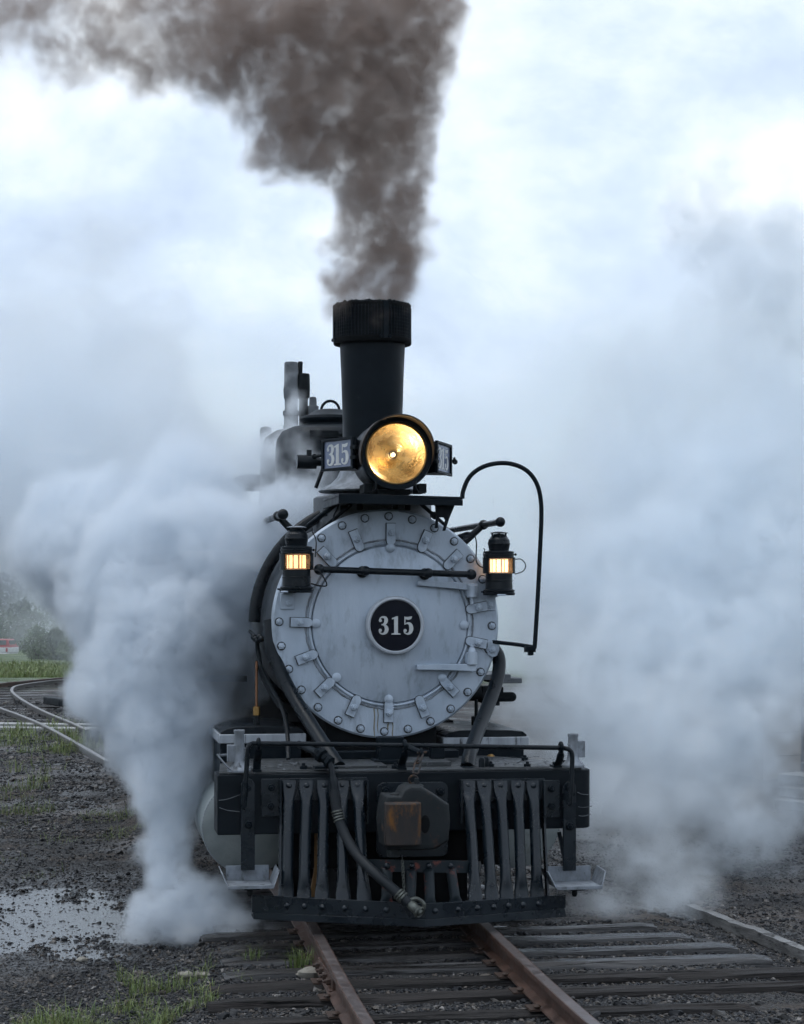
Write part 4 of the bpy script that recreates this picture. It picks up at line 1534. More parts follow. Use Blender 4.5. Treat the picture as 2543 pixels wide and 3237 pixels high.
l1 = lantern(938, 1664, 1874, .70, 'amber-glowing black marker lantern overlapping the silver front, pale cap, beside steam', 2.6)
l2 = lantern(1578, 1682, 1882, .72, 'whiter-glowing black marker lantern hanging at the edge next to the tall loop rail', 4.2)
b = MB()
b.tube(catmull([at(1018, 1745, .62), at(995, 1757, .62), at(985, 1688, .75)], 4)[:0] or catmull([at(988, 1680, .84), at(1000, 1710, .76), at(997, 1760, .64)], 6), .0042, 6)
b.tube(catmull([at(993, 1800, .62), at(1012, 1808, .60), at(1034, 1848, .64), at(1012, 1852, .70), at(985, 1845, .78)], 6), .0045, 6)
b.build('lantern_wire', M['rubber'], l1)
b = MB()
b.tube(catmull([at(1502, 1692, .84), at(1507, 1720, .80), at(1506, 1770, .76), at(1515, 1788, .72), at(1528, 1794, .70)], 6), .0042, 6)
b.tube(catmull([at(1628, 1768, .70), at(1648, 1768, .70), at(1662, 1785, .70), at(1655, 1805, .70), at(1628, 1815, .70)], 6), .0035, 6)
b.build('lantern_wire', M['rubber'], l2)
# ================================================================== ground, track, yard
def track_x(y):
    """the track bends very slightly: its centre line"""
    t = max(0.0, min(1.0, (y + 3.0) / 4.5))
    return -.10 * (1 - t * t * (3 - 2 * t))


PUD, WATER = grd(150, 2905), -.262


def gz(x, y):
    d = sqrt((x - CAM.x) ** 2 + (y - CAM.y) ** 2)
    z = -.255
    e = 0.0
    if -14 < y < 60:
        e = min(1, max(0, min((x + 1.5) / .45, (2.3 - x) / .6)))
        z += .093 * e * e * (3 - 2 * e)
    z += (noise.noise(Vector((x * .55, y * .55, 1))) * .030 + noise.noise(Vector((x * 1.9, y * 1.9, 4))) * .014) * (1 - .7 * e)
    z += noise.noise(Vector((x * 6, y * 6, 9))) * .008
    dp = ((x - PUD.x) / .95) ** 2 + ((y - PUD.y) / 1.5) ** 2
    if dp < 2.2:                              # the hollow that holds the puddle
        k = min(1.0, (2.2 - dp) / .8)
        zp = WATER + .020 * (dp - .75) + noise.noise(Vector((x * 3.1, y * 2.1, 12))) * .024 + noise.noise(Vector((x * 8, y * 7, 5))) * .016
        z += (zp - z) * k * k * (3 - 2 * k)
    if d > 50:
        z -= (d - 50) * .018 if d < 140 else 1.62
        if d > 140:
            k = d - 140
            hill = noise.noise(Vector((x * .004, y * .004, 2))) * .4 + .8
            z += min(30, k * .03) * hill
    return z


def axis_lines(lo_, hi_, step, far):
    n = int(round((hi_ - lo_) / step))
    mid_ = [lo_ + (hi_ - lo_) * i / n for i in range(n + 1)]
    out, s = [], step
    q = lo_
    left = []
    while q > -far:
        s *= 1.12
        q -= s
        left.append(q)
    q, s = hi_, step
    right = []
    while q < far:
        s *= 1.12
        q += s
        right.append(q)
    return left[::-1] + mid_ + right


xs, ys = axis_lines(-5.5, 5.5, .065, 1500), axis_lines(-3.2, 9.0, .065, 1500)
me = bpy.data.meshes.new('ground')
V = [(x, y, gz(x, y)) for y in ys for x in xs]
nx = len(xs)
F = [(j * nx + i, j * nx + i + 1, (j + 1) * nx + i + 1, (j + 1) * nx + i) for j in range(len(ys) - 1) for i in range(nx - 1)]
me.from_pydata(V, [], F)
me.shade_smooth()


def ground_mat():
    m = bpy.data.materials.new('cinder_and_grass_ground')
    m.use_nodes = True
    N, L = m.node_tree.nodes, m.node_tree.links
    b = N['Principled BSDF']
    g = N.new('ShaderNodeNewGeometry')

    def nz(scale, detail=6, rough=.6):
        t = N.new('ShaderNodeTexNoise')
        t.inputs['Scale'].default_value = scale
        t.inputs['Detail'].default_value = detail
        t.inputs['Roughness'].default_value = rough
        L.new(g.outputs['Position'], t.inputs['Vector'])
        return t.outputs['Fac']

    def rng(s, a, c, o0=0., o1=1.):
        r = N.new('ShaderNodeMapRange')
        r.interpolation_type = 'SMOOTHSTEP'
        r.inputs['From Min'].default_value = a
        r.inputs['From Max'].default_value = c
        r.inputs['To Min'].default_value = o0
        r.inputs['To Max'].default_value = o1
        L.new(s, r.inputs['Value'])
        return r.outputs[0]

    def mix(f, a, c):
        x = N.new('ShaderNodeMix')
        x.data_type = 'RGBA'
        L.new(f, x.inputs['Factor'])
        for k, v in (('A', a), ('B', c)):
            if isinstance(v, tuple):
                x.inputs[k].default_value = (*v, 1)
            else:
                L.new(v, x.inputs[k])
        return x.outputs['Result']

    def mul(a, c):
        x = N.new('ShaderNodeMath')
        x.operation = 'MULTIPLY'
        L.new(a, x.inputs[0])
        L.new(c, x.inputs[1])
        return x.outputs[0]

    vor = N.new('ShaderNodeTexVoronoi')
    vor.inputs['Scale'].default_value = 55
    L.new(g.outputs['Position'], vor.inputs['Vector'])
    vor2 = N.new('ShaderNodeTexVoronoi')
    vor2.inputs['Scale'].default_value = 17
    L.new(g.outputs['Position'], vor2.inputs['Vector'])
    sep = N.new('ShaderNodeSeparateColor')
    L.new(vor.outputs['Color'], sep.inputs[0])
    grey = mix(sep.outputs[0], (.015, .016, .018), (.075, .073, .071))
    brown = mix(sep.outputs[1], (.032, .024, .019), (.108, .082, .062))
    c = mix(rng(nz(1.3), .48, .64), grey, brown)
    c = mix(rng(nz(.7, 3), .55, .70), c, (.022, .022, .024))
    # far meadow: green beyond the yard
    cd_ = N.new('ShaderNodeVectorMath')
    cd_.operation = 'DISTANCE'
    L.new(g.outputs['Position'], cd_.inputs[0])
    cd_.inputs[1].default_value = CAM
    far = rng(cd_.outputs['Value'], 44, 54)
    green = mix(rng(nz(.8, 5), .4, .62), (.06, .105, .028), (.13, .165, .06))
    green = mix(rng(nz(.25, 4), .45, .6), green, (.05, .085, .028))
    # mossy patches inside the yard, to the left
    sx = N.new('ShaderNodeSeparateXYZ')
    L.new(g.outputs['Position'], sx.inputs[0])
    patch = mul(rng(nz(.55, 5), .56, .66), rng(sx.outputs[0], -2.2, -3.0))
    c = mix(patch, c, (.035, .050, .018))
    c = mix(far, c, green)
    L.new(c, b.inputs['Base Color'])
    wet = rng(nz(.9, 4), .44, .60)
    ro = N.new('ShaderNodeMapRange')
    ro.inputs['To Min'].default_value = .85
    ro.inputs['To Max'].default_value = .42
    L.new(wet, ro.inputs['Value'])
    pv = N.new('ShaderNodeVectorMath')
    pv.operation = 'SUBTRACT'
    L.new(g.outputs['Position'], pv.inputs[0])
    pv.inputs[1].default_value = (PUD.x, PUD.y, WATER)
    pm = N.new('ShaderNodeVectorMath')
    pm.operation = 'MULTIPLY'
    L.new(pv.outputs[0], pm.inputs[0])
    pm.inputs[1].default_value = (1 / .95, 1 / 1.5, 0)
    pl = N.new('ShaderNodeVectorMath')
    pl.operation = 'LENGTH'
    L.new(pm.outputs[0], pl.inputs[0])
    soak = rng(pl.outputs['Value'], .7, 1.5, 1., 0.)          # mud soaked by the puddle
    rx = N.new('ShaderNodeMix')
    L.new(soak, rx.inputs['Factor'])
    L.new(ro.outputs[0], rx.inputs['A'])
    rx.inputs['B'].default_value = .22
    L.new(rx.outputs['Result'], b.inputs['Roughness'])
    b.inputs['Specular IOR Level'].default_value = .35
    ad = N.new('ShaderNodeMath')
    ad.operation = 'ADD'
    L.new(vor.outputs['Distance'], ad.inputs[0])
    L.new(vor2.outputs['Distance'], ad.inputs[1])
    ad2 = N.new('ShaderNodeMath')
    ad2.operation = 'ADD'
    L.new(ad.outputs[0], ad2.inputs[0])
    L.new(nz(9, 8, .7), ad2.inputs[1])
    bp = N.new('ShaderNodeBump')
    bp.inputs['Strength'].default_value = .9
    bp.inputs['Distance'].default_value = .035
    L.new(ad2.outputs[0], bp.inputs['Height'])
    L.new(bp.outputs[0], b.inputs['Normal'])
    return m


me.materials.append(ground_mat())
ground = bpy.data.objects.new('ground', me)
COL.objects.link(ground)
tag(ground, 'dark wet cinder yard with gravel and grass beyond', 'ground', kind='structure')

# ---- standing water left of the train
M['water'] = mat('rain_water', (.012, .014, .016), rough=.24, nscale=3, bump=.5, bscale=14, bdist=.012)
wl_ = WATER
b = MB()
ring = [(PUD.x + cos(2 * pi * k / 48) * .95 * 1.2, PUD.y + sin(2 * pi * k / 48) * 1.5 * 1.2) for k in range(48)]
b.v = [(x, y, wl_) for x, y in ring]
b.f = [tuple(range(48))]
pud = b.build('puddle_water', M['water'], None)
tag(pud, 'shallow rain puddle on the cinders at lower left', 'puddle', kind='structure')

# ---- rails
M['rail'] = mat('rusty_rail', (.036, .019, .013), (.078, .039, .026), rough=.4, rough2=.65, nscale=9, bump=.3, bscale=60, bdist=.003,
                third=((.09, .075, .07), 20, .60, .75, .45))
M['rail_top'] = mat('worn_rail_head', (.105, .085, .080), (.17, .145, .14), rough=.28, rough2=.5, metal=.5, nscale=12, bump=.1, bscale=50,
                    bdist=.002, third=((.12, .06, .04), 14, .58, .70, .7))
M['bolt_rust'] = mat('rusted_bolt', (.030, .019, .014), (.06, .032, .021), rough=.75, nscale=30)
PROF = [(-.030, .0), (.030, .0), (.032, -.008), (.031, -.026), (.009, -.036), (.009, -.098), (.046, -.112), (.048, -.120), (-.048, -.120), (-.046, -.112), (-.009, -.098), (-.009, -.036), (-.031, -.026), (-.032, -.008)]


def rail(name, path, mt, parent=None, prof=PROF):
    b = MB()
    n = len(prof)
    for i, p in enumerate(path):
        d = (path[min(i + 1, len(path) - 1)] - path[max(i - 1, 0)])
        s = Vector((d.y, -d.x, 0)).normalized()
        for x, z in prof:
            b.v.append(tuple(p + s * x + Vector((0, 0, z))))
    for i in range(len(path) - 1):
        for k in range(n):
            k2 = (k + 1) % n
            b.f.append((i * n + k, i * n + k2, (i + 1) * n + k2, (i + 1) * n + k))
    b.f += [tuple(range(n - 1, -1, -1)), tuple((len(path) - 1) * n + k for k in range(n))]
    return b.build(name, mt, parent, smooth=40)


for s, nm in ((-1, 'rust-brown rail on the side of the bolted joint, under the pilot'), (1, 'rust-brown rail nearer the long tie ends, under the pilot')):
    root = empty('track_rail', (track_x(-2) + s * .487, -2, -.12), nm, 'rail', 'rails the locomotive stands on')
    path = [Vector((track_x(y) + s * .487, y, 0)) for y in [-4.5 + .5 * i for i in range(40)] + [18, 24, 36, 60]]
    r = rail('rail_body', path, M['rail'], root)
    tp = [(-.024, .0006), (.024, .0006), (.029, -.004), (.029, -.006), (-.029, -.006), (-.029, -.004)]
    rail('rail_head', path, M['rail_top'], root, tp)
    if s < 0:                                  # fishplate with its bolts
        b = MB()
        y0 = -.95
        x0 = track_x(y0) + s * .487
        b.bb((x0 - .034, y0 - .30, -.098), (x0 - .012, y0 + .30, -.040))
        b.bb((x0 - .050, y0 - .30, -.106), (x0 - .012, y0 + .30, -.0985))
        b.build('fishplate', M['rail'], root, bevel=.003)
        hb = hexbolt(.020, .022, M['bolt_rust'], 'bolt')
        for k in range(4):
            piece('bolt', hb, root, (x0 - .034, y0 - .22 + k * .147, -.068), (0, -pi / 2, 0))

# ---- ties
M['tie'] = mat('weathered_tie_wood', (.016, .015, .015), (.050, .047, .046), rough=.16, rough2=.42, nscale=10, bump=.8, bscale=22, bdist=.018,
               third=((.004, .004, .004), 26, .56, .61, .9), stretch=(.07, 1.3, 1.3))


M['tie_wet'] = M['tie']
M['tie'] = mat('dark_oily_tie_wood', (.011, .010, .0095), (.040, .035, .033), rough=.5, rough2=.85, nscale=12, bump=1.0, bscale=20, bdist=.03, spec=.2,
               third=((.003, .003, .003), 24, .55, .60, .9), stretch=(.08, 1.4, 1.4))


def tie(x0, x1, y, w, h, ztop, yaw_, seed, mt=None):
    n = 30
    cs = [(-.5, -.5), (-.5, .3), (-.46, .47), (-.30, .5), (-.15, .49), (0, .5), (.15, .5), (.32, .49), (.46, .46), (.5, .3), (.5, -.5)]
    b = MB()
    m = len(cs)
    for i in range(n + 1):
        x = x0 + (x1 - x0) * i / n
        end = min(i, n - i)
        for (cy_, cz_) in cs:
            p = Vector((x, y + cy_ * w + yaw_ * (x - x0), ztop - h / 2 + cz_ * h))
            q = Vector((x * .9 + seed, cy_ * 7, cz_ * 5 + seed))
            k = noise.noise(q) * .009 + noise.noise(Vector((x * 5, cy_ * 26 + seed, cz_ * 20))) * .005
            crack = max(0, noise.noise(Vector((x * .8 + seed * 3, cy_ * 13, seed))) - .16) * .10 if cz_ > .4 else 0
            p += Vector((noise.noise(q * 3 + Vector((5, 5, 5))) * .02 * (end < 2) , cy_ * k * 1.2, k - crack))
            if end == 0:
                p.z -= .012 * (cz_ > .2)
            b.v.append(tuple(p))
    for i in range(n):
        for k in range(m):
            k2 = (k + 1) % m
            b.f.append((i * m + k2, i * m + k, (i + 1) * m + k, (i + 1) * m + k2))
    b.f += [tuple(range(m)), tuple(n * m + k for k in range(m - 1, -1, -1))]
    return b.build('railway_tie', mt or M['tie'], None, smooth=45)


b = MB()
b.box((0, 0, .004), (.016, .016, .022))
b.lathe([(.018, .014), (.020, .020), (.012, .028), (.0005, .030)], (0, 0, 0), (0, 0, 1), 10)
spike_me = b.mesh('spike', M['bolt_rust'])
plate_me = MB().box((0, 0, .003), (.19, .13, .010)).mesh('tie_plate', M['bolt_rust'])
tie_y = [-2.15, -1.70, -1.28, -.87, -.50, -.12, .27, .68, 1.1, 1.5, 1.95, 2.4, 2.9]
tie_r = [1.25, 1.45, 2.5, 2.5, 1.98, 1.86, 1.76, 1.62]
tie_words = ['nearest dark timber tie, cut by the bottom edge of the picture', 'cracked dark tie with a broken end, second from the bottom edge',
             'long dark brown tie running out of the picture, third from the bottom', 'long dark tie running out of the picture, fourth from the bottom',
             'wet tie with a pale sheen, fifth from the bottom edge', 'wet tie with a bright pale top, sixth from the bottom edge',
             'wet tie, seventh from the bottom edge, just ahead of the pilot nose', 'wet tie, eighth from the bottom edge, its end below the step']
for k, y in enumerate(tie_y):
    xe = tie_r[k] + random.uniform(-.04, .04) if k < 8 else 1.0
    x0 = (-1.20 + .03 * k if k < 4 else -1.04) + random.uniform(-.07, .05)
    o = tie(x0, xe, y, random.uniform(.145, .185), .19, -.124 - random.uniform(0, .014), random.uniform(-.02, .02), k * 3.7, M['tie_wet'] if k > 3 else M['tie'])
    lab = tie_words[k] if k < len(tie_words) else 'timber tie under the locomotive in the dark'
    tag(o, lab, 'tie', 'ties under the track')
    if k < 8:
        for s in (-1, 1):
            for e_ in (-1, 1):
                xx = track_x(y) + s * .487 + e_ * .058
                piece('spike', spike_me, o, (xx, y + e_ * .045, -.128), (0, 0, random.uniform(-.3, .3)))
            piece('tie_plate', plate_me, o, (track_x(y) + s * .487, y, -.128))
M['pole'] = mat('bleached_timber', (.10, .10, .10), (.24, .24, .235), rough=.5, rough2=.75, nscale=7, bump=.8, bscale=14, bdist=.02, stretch=(.5, .5, 2),
                third=((.03, .03, .03), 9, .55, .65, .8))
p0, p1 = grd(2185, 2868, -.20), grd(2660, 3050, -.20)
b = MB()
pp = [p0.lerp(p1, t / 24) + Vector((0, 0, noise.noise(Vector((t * .3, 1, 1))) * .015)) for t in range(25)]
sd = Vector((p1.y - p0.y, p0.x - p1.x, 0)).normalized()
for t, q in enumerate(pp):
    w = .040 + .010 * noise.noise(Vector((t * .5, 7, 2)))
    for (a, h) in ((-1, -.05), (-1, .012), (-.3, .024), (.2, .014), (1, .020), (1, -.05)):
        b.v.append(tuple(q + sd * (w * a) + Vector((0, 0, h + .008 * noise.noise(Vector((t * .6, a * 3, 4)))))))
for t in range(24):
    for k in range(6):
        k2 = (k + 1) % 6
        b.f.append((t * 6 + k, t * 6 + k2, t * 6 + 6 + k2, t * 6 + 6 + k))
b.f += [(5, 4, 3, 2, 1, 0), tuple(24 * 6 + k for k in range(6))]
tag(b.build('timber_plank', M['pole'], None), 'bleached splintered plank lying slantwise beyond the tie ends', 'timber')

# ---- siding with its curve, on the left
M['rail_far'] = mat('bright_siding_rail', (.10, .095, .092), (.17, .16, .155), rough=.35, rough2=.5, metal=.4, nscale=8)
SZ = -.16
sid = [[(340, 2404), (250, 2352), (140, 2292), (60, 2258), (0, 2236), (-80, 2200), (-200, 2170)],
       [(520, 2420), (420, 2366), (340, 2336), (230, 2285), (150, 2252), (90, 2222), (50, 2196), (38, 2180), (50, 2168), (90, 2160), (150, 2152), (205, 2147), (260, 2144)],
       [(-60, 2172), (0, 2160), (60, 2154), (130, 2147), (205, 2141), (270, 2138)]]
sidw = ['pale siding rail running down to the steam, lower of the curved pair', 'pale siding rail bending round in a tight hairpin', 'dark siding rail, uppermost, at the edge of the meadow']
for pts, lab in zip(sid, sidw):
    path = catmull([grd(x, y, SZ) for x, y in pts], 8)
    pr = PROF
    tag(rail('siding_rail', path, M['rail_far'] if 'pale' in lab else M['rail'], None, pr), lab, 'rail', 'rails of the siding')
b = MB()
M['crossing'] = mat('pale_crossing_plank', (.22, .22, .21), (.34, .34, .33), rough=.6, nscale=6, stretch=(.3, 1, 1))
for k, (x0, y0, x1, y1) in enumerate(((-60, 2291, 345, 2296), (-60, 2304, 330, 2308))):
    a_, c_ = grd(x0, y0, -.235), grd(x1, y1, -.235)
    o = MB().bar(a_, c_, .30, .07, (0, 0, 1)).build('crossing_plank', M['crossing'], None, bevel=.01)
    tag(o, ('farther' if k == 0 else 'nearer') + ' of the two pale planks of the level crossing', 'plank', 'crossing planks')
a_, c_ = grd(155, 2213, -.12), grd(205, 2221, -.12)
o = MB().bar(a_, c_, .22, .14, (0, 0, 1)).build('timber_block', M['timber'], None, bevel=.02)
tag(o, 'short dark timber block lying inside the hairpin of the siding', 'timber')
a_, c_ = grd(298, 2326, -.16), grd(345, 2334, -.16)
o = MB().bar(a_, c_, .28, .20, (0, 0, 1)).build('timber_block', M['timber'], None, bevel=.02, jag=.02)
tag(o, 'dark timber stub poking out of the steam below the crossing', 'timber')
nt_ = 0
ctr = catmull([grd(x, y, -.2) for x, y in ((180, 2325), (110, 2285), (50, 2250), (10, 2218), (0, 2195), (30, 2172), (90, 2158), (180, 2147))], 6)
tie_mesh = MB().box((0, 0, 0), (2.0, .2, .12)).mesh('siding_tie', M['tie'])
for i in range(10, len(ctr) - 1, 2):
    d = ctr[i + 1] - ctr[i]
    o = piece('siding_tie', tie_mesh, None, ctr[i] + Vector((0, 0, -.105)), (0, 0, atan2(d.y, d.x) + pi / 2))
    tag(o, 'dark timber tie under the curve of the far siding', 'tie', 'ties under the siding curve')

# ---- loose stones
def stones():
    m = bpy.data.materials.new('loose_gravel')
    m.use_nodes = True
    N, L = m.node_tree.nodes, m.node_tree.links
    b = N['Principled BSDF']
    oi = N.new('ShaderNodeObjectInfo')
    r = N.new('ShaderNodeValToRGB')
    E = r.color_ramp.elements
    E[0].color = (.010, .011, .013, 1)
    E[1].color = (.24, .22, .20, 1)
    for p, c in ((.5, (.018, .019, .022)), (.78, (.045, .043, .041)), (.9, (.080, .065, .052)), (.97, (.14, .13, .12))):
        q = E.new(p)
        q.color = (*c, 1)
    L.new(oi.outputs['Random'], r.inputs[0])
    L.new(r.outputs[0], b.inputs['Base Color'])
    b.inputs['Roughness'].default_value = .55
    b.inputs['Specular IOR Level'].default_value = .3
    pos, rots, scl = [], [], []
    rnd = random.Random(7)
    while len(pos) < 64000:
        if rnd.random() < .8:
            px, py = rnd.uniform(-60, 2600), 2560 + 760 * rnd.random() ** .7
        else:
            px, py = rnd.uniform(-60, 700), rnd.uniform(2210, 2650)
        g = grd(px, py, -.24)
        if abs(g.x) < .5 and g.y > 1.5:
            continue
        if -1.1 < g.x < 2 and any(abs(g.y - ty) < .075 for ty in tie_y):
            continue
        d = (g - CAM).length
        z = gz(g.x, g.y)
        s = (.005 + .009 * rnd.random() ** 3 + (.020 * rnd.random() if rnd.random() < .012 else 0)) * max(1, d / 16)
        if noise.noise(Vector((g.x * 1.1, g.y * 1.1, 3))) < -.25:
            s *= .5
        if ((g.x - PUD.x) / .95) ** 2 + ((g.y - PUD.y) / 1.5) ** 2 < 1.3:
            if rnd.random() < .35:
                continue
            z = max(z, WATER - s * rnd.uniform(.3, 1.6))
        pos.append((g.x, g.y, z + s * .25))
        rots.append((rnd.uniform(-.5, .5), rnd.uniform(-.5, .5), rnd.uniform(0, 6.28)))
        scl.append((s * rnd.uniform(.8, 1.7), s * rnd.uniform(.7, 1.1), s * rnd.uniform(.45, .8)))
    me = bpy.data.meshes.new('gravel')
    me.from_pydata(pos, [], [])
    for nm, data in (('rot', rots), ('scl', scl)):
        a = me.attributes.new(nm, 'FLOAT_VECTOR', 'POINT')
        a.data.foreach_set('vector', [c for v in data for c in v])
    me.materials.append(m)
    o = bpy.data.objects.new('gravel', me)
    COL.objects.link(o)
    ng = bpy.data.node_groups.new('scatter_gravel', 'GeometryNodeTree')
    ng.interface.new_socket('Geometry', in_out='INPUT', socket_type='NodeSocketGeometry')
    ng.interface.new_socket('Geometry', in_out='OUTPUT', socket_type='NodeSocketGeometry')
    n, l = ng.nodes, ng.links
    gi, go = n.new('NodeGroupInput'), n.new('NodeGroupOutput')
    ico = n.new('GeometryNodeMeshIcoSphere')
    ico.inputs['Radius'].default_value = 1
    ico.inputs['Subdivisions'].default_value = 2
    sp = n.new('GeometryNodeSetPosition')
    nz = n.new('ShaderNodeTexNoise')
    nz.inputs['Scale'].default_value = 1.1
    nz.inputs['Detail'].default_value = 1
    sub = n.new('ShaderNodeVectorMath')
    sub.operation = 'SUBTRACT'
    sub.inputs[1].default_value = (.5, .5, .5)
    l.new(nz.outputs['Color'], sub.inputs[0])
    sc_ = n.new('ShaderNodeVectorMath')
    sc_.operation = 'SCALE'
    sc_.inputs['Scale'].default_value = 1.5
    l.new(sub.outputs[0], sc_.inputs[0])
    l.new(ico.outputs['Mesh'], sp.inputs['Geometry'])
    l.new(sc_.outputs[0], sp.inputs['Offset'])
    sm_ = n.new('GeometryNodeSetMaterial')
    sm_.inputs['Material'].default_value = m
    l.new(sp.outputs[0], sm_.inputs[0])
    ip = n.new('GeometryNodeInstanceOnPoints')
    l.new(gi.outputs[0], ip.inputs['Points'])
    l.new(sm_.outputs[0], ip.inputs['Instance'])
    for nm, sock in (('rot', 'Rotation'), ('scl', 'Scale')):
        na = n.new('GeometryNodeInputNamedAttribute')
        na.data_type = 'FLOAT_VECTOR'
        na.inputs['Name'].default_value = nm
        l.new(na.outputs[0], ip.inputs[sock])
    l.new(ip.outputs[0], go.inputs[0])
    md = o.modifiers.new('scatter', 'NODES')
    md.node_group = ng
    tag(o, 'loose dark gravel and cinders strewn over the yard', 'gravel', kind='stuff')


stones()
M['rock'] = mat('pale_rock', (.16, .145, .12), (.27, .25, .21), rough=.75, nscale=14, bump=.8, bscale=30, bdist=.01)
for (px, py, s, lab) in ((988, 3137, .05, 'pale lumpy rock beside the rail and grass tuft'), (586, 3120, .032, 'small tan stone between lower left grass and the ties'),
                         (640, 3130, .028, 'small grey stone just right of the tan one'), (260, 3030, .022, 'pale flat pebble below the puddle'),
                         (2085, 2618, .06, 'pale stone in the mist left of the timber stack')):
    g = grd(px, py, -.24)
    b = MB()
    b.ball((0, 0, 0), 1, 16)
    b.v = [tuple(Vector((v[0] * 1.5, v[1], v[2] * .7)) * s * (1 + .5 * noise.noise(Vector(v) * 1.6 + Vector((px, 0, 0))))) for v in b.v]
    o = b.build('rock', M['rock'], None, smooth=30)
    o.location = (g.x, g.y, gz(g.x, g.y) + s * .35)
    tag(o, lab, 'rock')

# ---- grass
M['grass'] = mat('meadow_grass', (.075, .125, .026), (.19, .225, .070), rough=.5, nscale=14, lo=.35, hi=.65, third=((.20, .16, .08), 9, .54, .66, .7))


def blades(name, spots, lab, cat='grass', kind='stuff', group=None):
    b = MB()
    rnd = random.Random(len(spots))
    for (x, y, h) in spots:
        z = gz(x, y) - .01
        a, lean = rnd.uniform(0, 6.28), rnd.uniform(.1, 1.1)
        d = Vector((cos(a), sin(a), 0))
        s = Vector((-d.y, d.x, 0)) * (.0012 + .007 * h) * max(1, (Vector((x, y, z)) - CAM).length / 14)
        p = Vector((x, y, z))
        m1 = p + d * (h * lean * .3) + Vector((0, 0, h * .6))
        tip = p + d * (h * lean) + Vector((0, 0, h * (1 - .3 * lean)))
        k = len(b.v)
        b.v += [tuple(p - s), tuple(p + s), tuple(m1 + s * .75), tuple(m1 - s * .75), tuple(tip)]
        b.f += [(k, k + 1, k + 2, k + 3), (k + 3, k + 2, k + 4)]
    o = b.build(name, M['grass'], None, smooth=0)
    return tag(o, lab, cat, group, kind)


rnd = random.Random(11)
spots = []
for (x0, x1, y0, y1, n, h, th) in ((40, 690, 3085, 3300, 8500, .070, .24), (-40, 300, 2290, 2400, 7500, .11, .26), (-40, 220, 2400, 2620, 4200, .09, .28), (250, 520, 2560, 2660, 2600, .05, .20),
                               (-40, 330, 2590, 2830, 1500, .05, .22), (-30, 300, 2062, 2132, 14000, .13, -1), (240, 330, 2350, 2385, 260, .10, -1)):
    k = 0
    while k < n:
        px, py = rnd.uniform(x0, x1), rnd.uniform(y0, y1)
        g = grd(px, py, -.25)
        k += 1
        v = noise.noise(Vector((g.x * 1.3, g.y * 1.3, 20))) + .35 * noise.noise(Vector((g.x * 5, g.y * 5, 2)))
        edge = min((px - x0) / (x1 - x0), (x1 - px) / (x1 - x0), 1) * 1.2
        if y0 > 3000 and py < 3085 + abs(px - 330) * .10 + 40 * noise.noise(Vector((px * .02, 0, 0))):
            continue
        if x0 == -40 and px > x1 - (py - y0) * .4 + 60 * noise.noise(Vector((py * .015, px * .01, 3))):
            continue
        if v < th - min(edge, .5) * .45:
            continue
        spots.append((g.x, g.y, h * rnd.choice((.35, .5, .7, .9, 1.1, 1.6)) * rnd.uniform(.8, 1.2) * max(.3, .9 + 1.3 * noise.noise(Vector((g.x * 3.3, g.y * 3.3, 8))))))
blades('grass', spots, 'green grass growing in patches over the yard on the left')
for (px, py, n, h, lab) in ((945, 3112, 90, .13, 'tuft of long yellow-green grass leaning against the near rail'), (806, 3090, 46, .12, 'small upright grass tuft beside a tie end'),
                            (775, 3140, 60, .05, 'low dry straw-coloured tuft between the ties')):
    g = grd(px, py, -.24)
    sp = [(g.x + rnd.gauss(0, .035), g.y + rnd.gauss(0, .035), h * rnd.uniform(.5, 1.3)) for _ in range(n)]
    blades('grass_tuft', sp, lab, 'grass', None, 'grass tufts by the rail')

# ---- things beyond
def leafy(name, base, h, rx, lab, m, seed, group):
    rnd = random.Random(seed)
    root = empty(name, base, lab, 'bush' if h < 4 else 'tree', group)
    b = MB()
    for k in range(1500):
        a = rnd.uniform(0, 6.28)
        t = rnd.random() ** .6
        z = rnd.uniform(.05, 1)
        prof = (sin(z * pi * .9 + .25)) ** .7
        r = rx * t * prof * (1 + .4 * noise.noise(Vector((cos(a) * 2, sin(a) * 2, z * 4 + seed))))
        p = Vector((base[0] + cos(a) * r, base[1] + sin(a) * r, base[2] + z * h * (1 + .2 * noise.noise(Vector((a, seed, 0))))))
        s = h * rnd.uniform(.025, .055)
        u = Vector((rnd.gauss(0, 1), rnd.gauss(0, 1), rnd.gauss(0, 1))).normalized()
        v = u.orthogonal().normalized() * s * .6
        u = u * s
        k0 = len(b.v)
        b.v += [tuple(p - u), tuple(p + v), tuple(p + u), tuple(p - v)]
        b.f.append((k0, k0 + 1, k0 + 2, k0 + 3))
    b.build('crown', m, root, smooth=0)
    b = MB()
    for k in range(5):
        a = rnd.uniform(0, 6.28)
        b.tube([Vector(base), Vector(base) + Vector((cos(a) * rx * .2, sin(a) * rx * .2, h * .4)), Vector(base) + Vector((cos(a) * rx * .5, sin(a) * rx * .5, h * .75))], [h * .03, h * .02, h * .008], 6)
    b.build('trunk', M['tie'], root)
    return root


